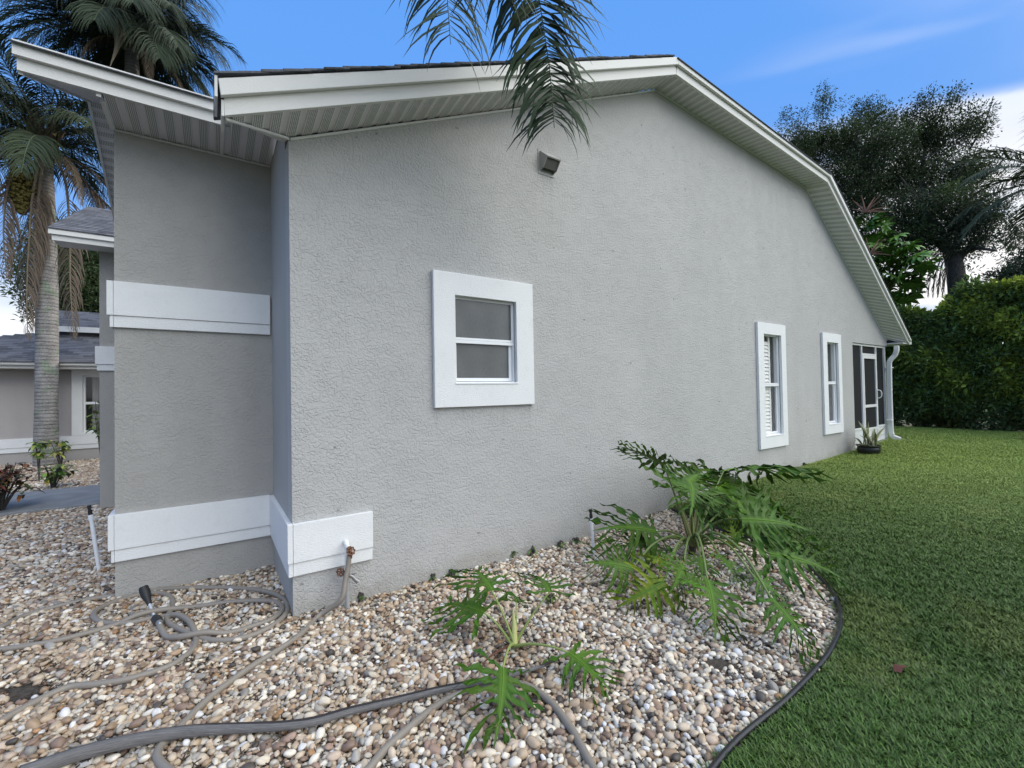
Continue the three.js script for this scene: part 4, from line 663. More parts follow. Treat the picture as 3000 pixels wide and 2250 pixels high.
{
  const base = onGround(900 + 1495 / 2.458, 1700 + 500 / 2.458), crown = k6(1492, 470, base.z); crown.y = Math.max(crown.y, 0.03);
  const o = thing('lobed_leaf_plant', 'small sparse plant with deeply cut leaves on pale stalks in the middle of the pebbles', 'plant', base);
  const z = base.z, G = [0.046, 0.112, 0.01];
  const pg = std([0.26, 0.32, 0.09], 0.5);
  lobedPlant(o, base, crown, [
    { at: h6(1275, 235, 0.2), tip: h6(975, 160, 0.16), n: V(0, 0.75, 0.65), droop: 0.2, lobe: 0.62, arch: 0.5, tint: G, pm: pg, thick: 0.75, nl: 6 },
    { at: h6(1330, 75, 0.36), tip: h6(1200, -90, 0.4), n: V(0, 0.8, 0.6), droop: 0.2, lobe: 0.75, arch: 0.3, pm: pg, thick: 0.65, nl: 6 },
    { at: h6(1745, 85, 0.34), tip: h6(1660, -40, 0.36), n: V(0, 0.85, 0.5), droop: 0.25, lobe: 0.8, arch: 0.3, pm: pg, thick: 0.65, nl: 6 },
    { at: h6(1880, 520, 0.12), tip: h6(2175, 775, 0.05), n: V(0.1, 0.62, 0.78), droop: 0.15, lobe: 0.7, arch: 0.4, tint: G, pm: pg, thick: 0.75, nl: 6 },
    { at: h6(1410, 630, 0.16), tip: h6(1365, 1135, 0.05), n: V(-0.05, 0.62, 0.78), droop: 0.25, lobe: 0.66, arch: 0.5, pm: pg, thick: 0.75, nl: 7 },
    { at: k6(1505, 160, z - 0.15), tip: k6(1500, 110, z - 0.25), n: V(0, 0.8, 0.6), droop: 0.2, lobe: 0.9, arch: 0.1, pm: pg, thick: 0.4, nl: 5 },
  ], 900);
  part(o, 'sheath', tube([crown, k6(1490, 330, z - 0.02), k6(1482, 205, z - 0.04)].map((p) => p.clone().sub(base)), [0.022, 0.018, 0.003], 8, 14), std([0.5, 0.5, 0.2], 0.5));
  part(o, 'stem', tube([V(0, -0.02, 0), crown.clone().sub(base)], [0.028, 0.024], 10, 5), std([0.35, 0.33, 0.16], 0.8));
  part(o, 'dead_stalk', tube([h6(1450, 470, 0.08), h6(1330, 540, 0.06), h6(1265, 600, 0.04)].map((p) => p.clone().sub(base)), [0.012, 0.01, 0.006], 6, 10, true, 0.5), std([0.13, 0.05, 0.025], 0.8));
}
// ---------------------------------------------------------------- potted sword plant by the screen door
{
  const c = onGround(2200 + 955 / 2.765, 750 + 1615 / 2.765), pot = thing('plant_pot', 'low glossy black bowl on the grass at the wall end', 'pot', c);
  part(pot, 'bowl', lathe([[0.001, 0], [0.15, 0], [0.21, 0.05], [0.235, 0.12], [0.225, 0.17], [0.215, 0.18], [0.245, 0.2], [0.25, 0.22], [0.235, 0.222], [0.215, 0.2], [0.19, 0.12], [0.001, 0.1]].map(([a, b]) => [a * 0.82, b * 0.95]), 36), M.black);
  part(pot, 'soil', clean(new THREE.CircleGeometry(0.174, 24).rotateX(-Math.PI / 2).translate(0, 0.165, 0)), M.gap);
  const o = thing('sword_plant', 'clump of long sword shaped leaves with pale margins growing from the black bowl', 'plant', c.clone().add(V(0, 0.17, 0))), r = rng(55);
  const q5 = (x, y, z) => onZ(2200 + x / 2.765, 750 + y / 2.765, z).sub(o.position);
  const tips = [[868, 1335, 0.2], [950, 1340, 0.3], [1085, 1385, 0.35], [1100, 1430, 0.4], [905, 1400, 0.3], [1000, 1395, 0.2], [830, 1470, 0.4], [1360, 1575, 0.5], [1240, 1600, 0.6], [1330, 1520, 0.2], [805, 1610, 0.45], [960, 1420, 0.5], [1040, 1450, 0.5], [880, 1450, 0.5], [930, 1380, 0.1], [985, 1410, 0.45], [1010, 1430, 0.5], [890, 1380, 0.45], [1060, 1400, 0.1], [1300, 1510, 0.1], [850, 1540, 0.55]];
  tips.forEach(([x, y, z], i) => {
    const b = V((r() - 0.5) * 0.2, 0, (r() - 0.5) * 0.2), far = x > 1200 || y > 1580, t = far ? onH(2200 + x / 2.765, 750 + y / 2.765, 0.06).sub(o.position) : q5(x, y, z), m = b.clone().lerp(t, 0.5).add(V(0, far ? 0.22 : 0.05, 0)), cv = new THREE.CatmullRomCurve3([b, m, t]), S = V(1, 0, r() - 0.5).normalize(), w = far ? 0.03 : 0.05;
    const rows = [...Array(9).keys()].map((k) => { const u = k / 8, p = cv.getPoint(u), W = w * Math.min(1, 0.55 + u * 1.2) * Math.pow(1 - Math.pow(u, 3), 0.8) + 0.001; return [-1, -0.72, 0, 0.72, 1].map((s) => p.clone().addScaledVector(S, s * W).add(V(0, 0, -0.25 * W * (1 - s * s)))); });
    const g = quads(rows), n = g.attributes.position.count, col = new Float32Array(n * 3); for (let v = 0; v < n; v++) { const q = Math.floor(v / 6) % 4, e0 = q === 0 || q === 3, d = 0.8 + 0.4 * r(), cc = e0 ? [0.34, 0.33, 0.16] : [0.075, 0.095, 0.045]; for (let j = 0; j < 3; j++) col[3 * v + j] = cc[j] * d; }
    g.setAttribute('color', new THREE.BufferAttribute(col, 3)); part(o, 'leaf', g, std([1, 1, 1], 0.5, { vertexColors: true }));
  });
}
// ---------------------------------------------------------------- foliage tools
function leafCluster(n, len, wid, spread, seed, bias = 0) {
  const r = rng(seed), pos = [], col = [];
  for (let i = 0; i < n; i++) {
    const p = V(r() - 0.5, r() - 0.5, r() - 0.5).multiplyScalar(2 * spread), d = p.clone().normalize().add(V(r() - 0.5, r() - 0.5 + bias, r() - 0.5).multiplyScalar(1.3)).normalize(), s = d.clone().cross(V(r() - 0.5, 1, r() - 0.5)).normalize(), up = s.clone().cross(d), L = len * (0.7 + 0.6 * r()), w = wid * (0.7 + 0.6 * r()), t = 0.7 + 0.6 * r();
    const a = p, b = p.clone().addScaledVector(d, L * 0.5).addScaledVector(s, w * 0.5).addScaledVector(up, 0.12 * L), c = p.clone().addScaledVector(d, L).addScaledVector(up, -0.08 * L), e2 = p.clone().addScaledVector(d, L * 0.5).addScaledVector(s, -w * 0.5).addScaledVector(up, 0.12 * L), m = p.clone().addScaledVector(d, L * 0.5);
    for (const q of [a, b, m, b, c, m, c, e2, m, e2, a, m]) { pos.push(q.x, q.y, q.z); col.push(t, t, t * 0.9); }
  }
  const g = new THREE.BufferGeometry(); g.setAttribute('position', new THREE.Float32BufferAttribute(pos, 3)); g.setAttribute('color', new THREE.Float32BufferAttribute(col, 3)); g.computeVertexNormals(); return g;
}
const leafStuff = (c, rough = 0.6) => std([1, 1, 1], rough, { vertexColors: true });
const foliageM = new THREE.MeshPhysicalMaterial({ color: 0xffffff, vertexColors: true, roughness: 0.9, transmission: 0.25, thickness: 0, side: THREE.DoubleSide }), foliageShiny = std([1, 1, 1], 0.5, { vertexColors: true });
function foliage(parent, name, geo, mat, spots, seed) {            // spots: [position, scale, colour]
  const r = rng(seed), im = new THREE.InstancedMesh(geo, mat, spots.length), m4 = new THREE.Matrix4(), q = new THREE.Quaternion(); im.name = name; im.userData.kind = 'stuff'; im.castShadow = im.receiveShadow = true;
  spots.forEach(([p, s, c], i) => { q.setFromEuler(new THREE.Euler((r() - 0.5) * 1.6, r() * 6.283, (r() - 0.5) * 1.6)); im.setMatrixAt(i, m4.compose(p, q, V(s, s, s))); im.setColorAt(i, new THREE.Color().setRGB(...c)); });
  parent.add(im); return im;
}
const barkT = tex(256, 256, (u, v) => { const k = 0.5 + 0.35 * pnoise(u * 30, v * 8, 64, 2) + 0.3 * pnoise(u * 60, v * 40, 64, 8); return [0.12 * k + 0.02, 0.10 * k + 0.02, 0.085 * k + 0.02]; }, { ch: 3, size: [0.8, 1.2] });
const barkM = std([1, 1, 1], 0.95, { map: barkT });
// ---------------------------------------------------------------- palms
function frond(pts, { len = 0.5, n = 60, w = 0.014, droop = 0.5, seed = 1, color = [0.04, 0.075, 0.025], start = 0.12, rach = 0.018, plume = 0.7, fwd = 0.55, side }) {
  const r = rng(seed), c = new THREE.CatmullRomCurve3(pts, false, 'centripetal'), pos = [], col = [], P = (v, q) => { pos.push(v.x, v.y, v.z); col.push(...q); };
  for (let i = 0; i < n; i++) for (const s of [-1, 1]) {
    const t = lerp(start, 0.995, (i + r() * 0.8) / n), p = c.getPointAt(clamp(t)), T = c.getTangentAt(clamp(t)), S = side ? side.clone() : T.clone().cross(V(0, 1, 0)); if (S.lengthSq() < 0.02) S.set(1, 0, 0.25); S.addScaledVector(T, -S.dot(T)).normalize(); const N = S.clone().cross(T).normalize();
    const L = len * (side ? Math.sin(Math.PI * clamp(0.3 + 0.5 * Math.pow(t, 3))) * (0.75 + 0.5 * r()) : Math.sin(Math.PI * clamp(0.18 + 0.74 * t))) * (0.8 + 0.4 * r()), d = S.clone().multiplyScalar(s).addScaledVector(T, fwd + 0.3 * r() + (side ? 0.15 : 0.7) * t * t).addScaledVector(N, (r() - 0.4) * plume).normalize(), K = 4, W = [0.5, 1, 0.85, 0.5, 0.04], k0 = 0.7 + 0.6 * r(), cc = color.map((q) => q * k0), a = s * (0.4 + 0.5 * r());
    const dk = 0.35 + 1.3 * r(); let prev = null, q = p.clone();
    for (let k = 0; k <= K; k++) {
      const wd = d.clone().cross(N).normalize().multiplyScalar(Math.cos(a)).addScaledVector(N, Math.sin(a)).multiplyScalar(w * W[k] * (L / len + 0.3)), A = q.clone().add(wd), B = q.clone().sub(wd);
      if (prev) { P(prev[0], cc); P(prev[1], cc); P(B, cc); P(prev[0], cc); P(B, cc); P(A, cc); }
      prev = [A, B]; d.y -= droop * (0.35 + 0.3 * k) * (side ? dk : 0.7 + 0.6 * r()); d.normalize(); q = q.clone().addScaledVector(d, L / K);
    }
  }
  const rt = tube(pts, [rach, rach * 0.6, rach * 0.2], 5, 20), rc = color.map((q, i) => q * 1.3 + [0.03, 0.03, 0.01][i]);
  for (let i = 0; i < rt.attributes.position.count; i++) P(V(rt.attributes.position.getX(i), rt.attributes.position.getY(i), rt.attributes.position.getZ(i)), rc);
  const g = new THREE.BufferGeometry(); g.setAttribute('position', new THREE.Float32BufferAttribute(pos, 3)); g.setAttribute('color', new THREE.Float32BufferAttribute(col, 3)); g.computeVertexNormals(); return g;
}
const palmM = new THREE.MeshPhysicalMaterial({ color: 0xffffff, vertexColors: true, roughness: 0.85, transmission: 0.15, thickness: 0, side: THREE.DoubleSide });
const palmBark = std([1, 1, 1], 0.9, {
  map: tex(512, 1024, (u, v) => { const rg = Math.pow(Math.abs(Math.sin(v * Math.PI * 22 + 0.8 * pnoise(u * 6, v * 22, 64, 3))), 6), a = pnoise(u * 8, v * 8, 16, 2), b = pnoise(u * 40, v * 60, 64, 9), l = sstep(0.1, 0.5, pnoise(u * 5, v * 6, 16, 44)), k = 0.27 + 0.07 * a + 0.08 * b - 0.1 * rg; return [lerp(k * 1.02, k * 0.8, l), lerp(k * 0.97, k * 0.92, l), lerp(k * 0.93, k * 0.72, l)]; }, { ch: 3, size: [1.4, 2.0] }),
  bumpMap: tex(64, 512, (u, v) => 0.6 - 0.5 * Math.pow(Math.abs(Math.sin(v * Math.PI * 22)), 8) + 0.2 * pnoise(u * 8, v * 90, 128, 4), { size: [1.4, 2.0] }), bumpScale: 0.012 });
function arc(c, az, el, L, sag, steps = 6) { const d = V(Math.cos(az) * Math.cos(el), Math.sin(el), Math.sin(az) * Math.cos(el)), p = c.clone(), out = [p.clone()]; for (let i = 0; i < steps; i++) { p.addScaledVector(d, L / steps); out.push(p.clone()); d.y -= sag * (0.4 + 1.1 * i / steps) / steps * 2; d.normalize(); } return out; }
function palm(name, label, base, top, rad, o = {}) {
  const t = thing(name, label, 'palm tree', base), r = rng(o.seed ?? 1), h = top.clone().sub(base), mid = h.clone().multiplyScalar(0.5).add(o.bow ?? V(0, 0, 0));
  part(t, 'trunk', tube([V(0, -0.1, 0), h.clone().multiplyScalar(0.06), mid, h.clone().multiplyScalar(0.93), h.clone().add(V(0, 0.15, 0))], [rad * 1.15, rad, rad, rad * 0.98, rad * 0.9, rad * 0.65], 18, 60), palmBark);
  const c = h.clone().add(V(0, 0.25, 0));
  for (let k = 0; k < (o.boots ?? 10); k++) { const a = k * 2.4, q = V(Math.cos(a), 0, Math.sin(a)); part(t, 'leaf_base', tube([h.clone().addScaledVector(q, rad * 0.7).add(V(0, -0.25 + 0.05 * k, 0)), h.clone().addScaledVector(q, rad * 1.05).add(V(0, 0.2 + 0.05 * k, 0)), h.clone().addScaledVector(q, rad * 1.7).add(V(0, 0.6 + 0.06 * k, 0))], [0.11, 0.1, 0.035], 8, 12, true, 0.5), k % 3 ? std([0.17, 0.16, 0.06], 0.8) : std([0.2, 0.15, 0.1], 0.9)); }
  for (let k = 0; k < (o.n ?? 24); k++) { const f = k / (o.n ?? 24), el = lerp(1.25, -0.35, f) + (r() - 0.5) * 0.2, az = k * 2.39996 + (r() - 0.5) * 0.4; if (o.skip && o.skip(az, el)) continue; part(t, 'frond', frond(arc(c, az, el, (o.L ?? 3.3) * (0.85 + 0.3 * r()), o.sag ?? 0.75), { len: o.leaf ?? 0.62, n: o.leaflets ?? 62, w: 0.0095, droop: o.droop ?? 0.34, seed: k * 31 + (o.seed ?? 1), color: o.color, plume: 0.9 }), palmM); }
  for (let k = 0; k < (o.dead ?? 0); k++) { const az = o.deadAz?.[k] ?? k * 1.9; part(t, 'dead_frond', frond(arc(h, az, -0.25, (o.L ?? 3.3) * (0.7 + 0.25 * r()), 1.9), { len: 0.4, n: 50, w: 0.011, droop: 0.8, seed: k * 7 + 3, color: [0.17, 0.125, 0.085] }), palmM, 'dry brown hanging frond'); }
  return t;
}
{
  const b = onZ(136, 1352, -12.3); b.y = 0;
  const p = palm('palm_tree', 'tall ringed grey palm trunk standing in front of the low neighbouring house', b, onZ(130, 440, -12.3), 0.215, { seed: 4, n: 34, leaf: 0.85, leaflets: 95, droop: 0.5, color: [0.03, 0.05, 0.02], dead: 7, deadAz: [2.6, 3.4, 0.3, 4.4, 0.9, 2.1, 5.4], L: 3.2, bow: V(0.03, 0, 0) });
  const d1 = (x, y, z = -12) => onZ(x * 1.35624, y * 1.35624, z).sub(b);
  for (const [q, sd] of [[[[98, 320], [74, 400], [63, 520], [58, 640], [60, 730]], 5], [[[95, 330], [84, 420], [76, 520], [70, 620]], 6], [[[108, 320], [138, 380], [150, 500], [152, 620], [160, 730]], 7], [[[105, 330], [30, 380], [8, 480], [14, 600]], 8], [[[104, 330], [150, 360], [200, 410], [240, 450]], 9]]) part(p, 'dead_frond', frond(q.map(([x, y]) => d1(x, y)), { len: 0.75, n: 60, w: 0.013, droop: 0.9, seed: sd * 91, color: [0.15, 0.115, 0.085], rach: 0.035, plume: 0.8, start: 0.25 }), palmM, 'dry brown hanging frond');
  const f = onZ(62, 560, -12.1).sub(b), rr = rng(9), bl = [];
  for (let k = 0; k < 620; k++) { const y = rr(), a = rr() * 6.283, q = 0.25 * Math.sqrt(rr()) * Math.sin(Math.PI * clamp(0.2 + 0.72 * y)); bl.push(clean(new THREE.IcosahedronGeometry(0.04, 0).translate(f.x + Math.cos(a) * q, f.y + 0.55 - 1.1 * y, f.z + Math.sin(a) * q))); }
  part(p, 'fruit_cluster', bl, std([0.12, 0.10, 0.02], 0.8));
  part(p, 'fruit_stalk', tube([onZ(110, 450, -12.2).sub(b), onZ(75, 440, -12.1).sub(b), f.clone().add(V(0, 0.4, 0))], [0.04, 0.03, 0.02], 6, 14), std([0.2, 0.17, 0.07], 0.8));
  const b2 = onZ(420, 1200, -11); b2.y = 0; const t2 = onZ(385, 130, -11);
  const p2 = palm('palm_tree', 'palm rising behind the front gable with long drooping dark fronds above the roof', b2, t2, 0.2, { seed: 11, n: 46, L: 2.5, sag: 1.0, leaf: 1.05, leaflets: 105, droop: 0.55, color: [0.026, 0.046, 0.022], dead: 3, deadAz: [1.2, 2.4, 0.5] });
  part(p2, 'dry_spathe', tube([onZ(350, -60, -10.2), onZ(352, 60, -10.1), onZ(345, 130, -10.05), onZ(322, 196, -10)].map((q) => q.sub(b2)), [0.06, 0.14, 0.12, 0.01], 10, 18, true, 0.5), std([0.38, 0.31, 0.22], 0.8));
  // the palm that stands behind the photographer: its drooping fronds enter the picture from above
  const b3 = V(0.9, 0, 6.2), c3 = V(0.9, 8.6, 5.9), p3 = palm('palm_tree', 'palm whose green frond tips hang in front of the roof edge from above', b3, c3, 0.17, { seed: 23, n: 12, L: 3.0, leaf: 0.5, skip: (az, el) => Math.sin(az) < 0.2 && el < 0.6 });
  const q = (x, y, z) => onZ(x, y, z).sub(b3), cc = c3.clone().sub(b3).add(V(0, 0.3, 0));
  const up = V(1.55, 7.9, 2.2).sub(b3);
  part(p3, 'frond', frond([cc, V(1.2, 9.1, 4.4).sub(b3), V(1.65, 7.6, 2.4).sub(b3), q(1545, -260, 1.35), q(1580, 0, 1.3), q(1600, 130, 1.27), q(1617, 250, 1.24), q(1624, 375, 1.22)], { len: 0.54, n: 250, start: 0.6, w: 0.0135, droop: 0.5, seed: 71, plume: 1.0, fwd: 0.0, side: V(1, 0, 0.5), color: [0.035, 0.06, 0.022], rach: 0.013 }), palmM);
  part(p3, 'frond', frond([cc, V(0.9, 9.0, 4.2).sub(b3), V(1.15, 7.3, 2.3).sub(b3), q(1300, -250, 1.5), q(1312, 0, 1.45), q(1318, 70, 1.44), q(1320, 130, 1.43)], { len: 0.5, n: 140, start: 0.66, w: 0.0095, droop: 0.5, seed: 72, plume: 1.0, fwd: 0.1, side: V(1, 0, 0.4), color: [0.045, 0.065, 0.03], rach: 0.01 }), palmM);
  part(p3, 'frond', frond([cc, V(1.1, 9.1, 4.3).sub(b3), V(1.4, 7.4, 2.3).sub(b3), q(1420, -430, 1.4), q(1440, -190, 1.35), q(1448, -30, 1.33)], { len: 0.62, n: 170, start: 0.55, w: 0.0115, droop: 0.6, seed: 73, plume: 1.0, fwd: 0.0, side: V(1, 0, 0.4), color: [0.04, 0.065, 0.026], rach: 0.012 }), palmM);
  // palm at the lawn's far side
  const b4 = onX(3140, 1350, 15); b4.y = groundY(15);
  palm('palm_tree', 'palm at the picture edge with shaggy fronds reaching over the lawn', b4, onX(3120, 560, 15), 0.17, { seed: 31, n: 22, L: 2.0, leaf: 0.5, sag: 0.9, color: [0.045, 0.065, 0.025] });
}
// ---------------------------------------------------------------- hedge, shrubs and trees behind the lawn
{
  const r = rng(101), hc = leafCluster(12, 0.13, 0.066, 0.12, 3, 0.3);
  const h = thing('hedge', 'tall unclipped green hedge along the far side of the lawn', 'hedge', V(17.4, 0.4, -1)), spots = [];
  const top = (z) => 3.4 - 0.1 * (z + 1) + 1.5 * (fbm3(z * 1.3, 4, 1, 4) - 0.5);
  for (let i = 0; i < 26000; i++) {
    const z = lerp(-7, 5, r()), hy = top(z) + 0.25, front = r() < 0.72, y = Math.pow(r(), 0.8) * hy;
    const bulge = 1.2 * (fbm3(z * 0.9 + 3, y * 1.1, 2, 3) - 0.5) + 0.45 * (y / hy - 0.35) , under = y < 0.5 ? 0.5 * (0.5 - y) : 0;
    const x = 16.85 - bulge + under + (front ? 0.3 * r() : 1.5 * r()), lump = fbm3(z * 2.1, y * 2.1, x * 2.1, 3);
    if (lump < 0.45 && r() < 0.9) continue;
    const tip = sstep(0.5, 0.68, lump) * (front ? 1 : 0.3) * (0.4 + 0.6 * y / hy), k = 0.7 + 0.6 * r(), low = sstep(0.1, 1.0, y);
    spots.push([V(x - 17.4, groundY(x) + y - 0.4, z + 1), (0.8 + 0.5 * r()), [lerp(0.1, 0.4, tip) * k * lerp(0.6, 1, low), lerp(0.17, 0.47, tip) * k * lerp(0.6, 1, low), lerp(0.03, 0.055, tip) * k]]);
  }
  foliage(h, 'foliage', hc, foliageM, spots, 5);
  for (let k = 0; k < 16; k++) { const z = -6 + k * 0.7; part(h, 'stem', tube([V(0.2 * r(), -0.1, z + 1), V(0.2 + 0.2 * r(), 1.2, z + 1.1), V(0.1, 2.6, z + 0.9 + 0.4 * r())], [0.05, 0.02], 6, 8), barkM); }

  const blob = (name, label, cat, items, cl, mat, cA, cB, seed, stem) => {
    const c0 = items[0][0].clone(); c0.y = groundY(c0.x); const t = thing(name, label, cat, c0), sp = [], rr = rng(seed);
    for (const [c, rad, n, fl] of items) for (let i = 0; i < n; i++) {
      const d = V(rr() - 0.5, rr() - 0.5, rr() - 0.5).normalize().multiplyScalar(rad * Math.pow(rr(), 0.45)); d.y *= fl ?? 0.8; const p = c.clone().add(d), u = fbm3(p.x * 1.6, p.y * 1.6, p.z * 1.6, 3); if (u < 0.38) continue;
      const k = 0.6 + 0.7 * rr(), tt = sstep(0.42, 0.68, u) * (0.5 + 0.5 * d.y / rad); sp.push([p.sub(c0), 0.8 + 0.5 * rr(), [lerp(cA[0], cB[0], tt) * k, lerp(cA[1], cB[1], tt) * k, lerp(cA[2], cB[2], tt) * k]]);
    }
    foliage(t, stem?.crown ?? 'foliage', cl, mat, sp, seed); return [t, c0];
  };
  // big fine leaved tree
  const tc = leafCluster(20, 0.085, 0.034, 0.2, 8, 0.2), items = [];
  const pts = [[2330, 440, 19, 1.0], [2400, 430, 20, 1.1], [2470, 430, 20, 1.2], [2540, 400, 21, 1.1], [2590, 440, 20, 1.0], [2440, 520, 20, 1.3], [2530, 520, 20, 1.3], [2610, 540, 21, 1.2], [2690, 430, 22, 0.9], [2720, 390, 22, 0.8], [2780, 420, 22, 0.8], [2840, 400, 22, 0.6], [2700, 520, 21, 1.1], [2790, 520, 21, 0.9], [2860, 500, 21, 0.7], [2620, 640, 20, 1.2], [2720, 640, 20, 1.2], [2810, 620, 20, 1.1], [2500, 620, 20, 1.0], [2880, 620, 20, 0.7], [2760, 700, 20, 1.0], [2850, 690, 20, 0.8], [2680, 720, 20, 0.8], [2550, 700, 21, 0.8], [2340, 520, 20, 1.0], [2400, 600, 20, 1.0]];
  for (const [x, y, X, rad] of pts) items.push([onX(x, y, X), rad, Math.round(290 * rad * rad)]);
  for (let k = 0; k < 26; k++) { const x = lerp(2280, 2880, r()), y = lerp(375, 300, r()) + 30 * Math.sin(x * 0.02), c = onX(x, y + 20, 21); for (let j = 0; j < 3; j++) items.push([c.clone().add(V(0.05 * j, 0.28 * j - 0.1, 0.08 * j)), 0.22 - 0.05 * j, 7, 1.6]); }
  const base = onX(2806, 900, 20); base.y = groundY(20);
  items.unshift([base.clone().setY(6), 0.01, 0]);
  const [bt, c0] = blob('broadleaf_tree', 'big dark fine leaved tree with open crown rising behind the hedge', 'tree', items, tc, foliageM, [0.03, 0.05, 0.018], [0.085, 0.13, 0.03], 61, { crown: 'crown' });
  const lx = (x, y, X) => onX(x, y, X).sub(c0);
  part(bt, 'trunk', tube([V(0, -0.1, 0), lx(2808, 900, 20), lx(2800, 800, 20), lx(2790, 745, 20)], [0.36, 0.27, 0.25, 0.22], 12, 24), barkM);
  for (const q of [[[2790, 760, 20], [2770, 700, 20], [2700, 600, 20], [2640, 520, 20]], [[2795, 765, 20], [2840, 730, 20], [2920, 735, 19.5]], [[2792, 750, 20], [2810, 690, 20], [2830, 600, 21], [2800, 470, 21]], [[2785, 740, 20], [2720, 690, 20], [2580, 620, 20], [2440, 540, 20], [2350, 470, 19.5]], [[2800, 770, 20], [2850, 710, 20], [2870, 690, 20]], [[2700, 600, 20], [2700, 500, 21], [2720, 390, 22]]]) part(bt, 'limb', tube(q.map((v) => lx(...v)), [0.13, 0.09, 0.05, 0.025], 7, 20), barkM);
  for (let k = 0; k < 22; k++) { const p = pts[k % pts.length], a = lx(p[0], p[1] + 40, p[2]); part(bt, 'limb', tube([a, a.clone().add(V((r() - 0.5) * 0.8, 0.7, (r() - 0.5) * 1.2)), a.clone().add(V((r() - 0.5) * 1.2, 1.5, (r() - 0.5) * 1.8))], [0.035, 0.012], 5, 8), barkM); }
  part(bt, 'stub', tube([lx(2806, 840, 20), lx(2822, 825, 20), lx(2832, 812, 20)], [0.1, 0.09, 0.07], 8, 6), barkM);
  for (let k = 0; k < 4; k++) part(bt, 'hanging_strand', frond([lx(2790 - 5 * k, 740, 19.8), lx(2775 - 12 * k, 770, 19.7), lx(2768 - 15 * k, 830, 19.7), lx(2762 - 14 * k, 870, 19.7)], { len: 0.35, n: 26, w: 0.012, droop: 0.7, seed: 300 + k, color: [0.11, 0.10, 0.075] }), palmM);

  // dark shrub at the right of the hedge top, with feathery sprays
  blob('tall_shrub', 'dark feathery shrub rising above the hedge beside the bare trunk', 'shrub', [[onX(2960, 880, 18.3), 0.01, 0], [onX(2900, 900, 18.3), 0.6, 200], [onX(2980, 850, 18.5), 0.8, 380], [onX(2970, 930, 18.2), 0.8, 360], [onX(3050, 830, 18.4), 0.9, 380], [onX(2860, 855, 18.4), 0.3, 40, 1.8], [onX(2840, 820, 18.4), 0.22, 16, 2], [onX(2990, 790, 18.6), 0.6, 150], [onX(3060, 700, 19), 1.0, 260]], leafCluster(16, 0.11, 0.03, 0.17, 9, 0.2), foliageM, [0.02, 0.04, 0.018], [0.05, 0.08, 0.03], 62);

  // umbrella tree with palmate leaf whorls and reddish flower spikes
  const ut = thing('umbrella_tree', 'umbrella tree with glossy drooping leaf whorls and reddish flower spikes beside the roof end', 'tree', (() => { const b = onX(2560, 900, 17.9); b.y = groundY(17.9); return b; })()), ub = ut.position;
  const whorl = (seed, s) => { const q = rng(seed), gs = []; const n = 8; for (let i = 0; i < n; i++) { const a = i / n * 6.283 + q() * 0.3, d = V(Math.cos(a), 0.25, Math.sin(a)), sd = V(-Math.sin(a), 0, Math.cos(a)), L = s * (0.85 + 0.3 * q()), rows = []; const p = V(0, 0, 0); for (let k = 0; k <= 4; k++) { const w = s * 0.17 * [0.15, 0.75, 1, 0.75, 0.05][k]; rows.push([-1, 0, 1].map((e0) => p.clone().addScaledVector(sd, e0 * w).add(V(0, Math.abs(e0) * w * 0.25, 0)))); p.addScaledVector(d.normalize(), L / 4); d.y -= 0.32; } gs.push(clean(quads(rows))); } return mergeGeometries(gs); };
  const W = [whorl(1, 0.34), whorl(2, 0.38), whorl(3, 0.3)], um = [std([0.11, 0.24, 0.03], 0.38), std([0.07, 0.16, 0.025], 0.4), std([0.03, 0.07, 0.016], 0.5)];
  const hubs = []; for (let k = 0; k < 300; k++) {
    const x = lerp(2505, 2765, Math.pow(r(), 0.9)), y = lerp(635, 905, r()); if (y < 690 && x > 2600 || x > 2640 + (y - 690) * 1.2 && y < 800 || x > 2735 - Math.max(0, y - 800) * 0.75) continue; const X = lerp(17.4, 18.9, r()), p = onX(x, y, X).sub(ub);
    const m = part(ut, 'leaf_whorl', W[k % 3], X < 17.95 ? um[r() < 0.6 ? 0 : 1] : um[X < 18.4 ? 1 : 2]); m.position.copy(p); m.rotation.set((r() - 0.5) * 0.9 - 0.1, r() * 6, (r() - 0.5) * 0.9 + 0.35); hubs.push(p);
  }
  hubs.slice(0, 40).forEach((p, i) => part(ut, 'petiole', tube([V(0, Math.max(0.8, p.y - 0.5), 0).add(V(0, 0, (i % 5 - 2) * 0.2)), p.clone().multiplyScalar(0.6).setY(p.y - 0.05), p], [0.014, 0.008], 5, 8), std([0.09, 0.11, 0.03], 0.7)));
  for (let k = 0; k < 3; k++) part(ut, 'trunk', tube([V(0, -0.1, (k - 1) * 0.25), V(0.1, 1.5, (k - 1) * 0.4), V(0.1, 3.3, (k - 1) * 0.7)], [0.07, 0.04], 8, 10), barkM);
  const fs = std([0.22, 0.11, 0.075], 0.8);
  for (const [x, y] of [[2548, 745], [2535, 622]]) { const c = onX(x, y, 17.3).sub(ub); for (let k = 0; k < 8; k++) { const a = k / 8 * 3.6 - 0.6, d = V(0.25 * Math.sin(k * 2), 0.45 * Math.sin(a) + 0.1, 0.6 * Math.cos(a)).normalize(); part(ut, 'flower_spike', tube([c, c.clone().addScaledVector(d, 0.25).add(V(0, 0.02, 0)), c.clone().addScaledVector(d, 0.55)], [0.022, 0.02, 0.008], 6, 8), fs); } }
  // tree belt far behind, closing the view under the crowns
  const far = [[onX(2700, 900, 30), 0.01, 0]]; for (let k = 0; k < 16; k++) far.push([V(34 + 4 * r(), 1.6 + 1.0 * r(), -34 + k * 4.2), 2.4, 260]);
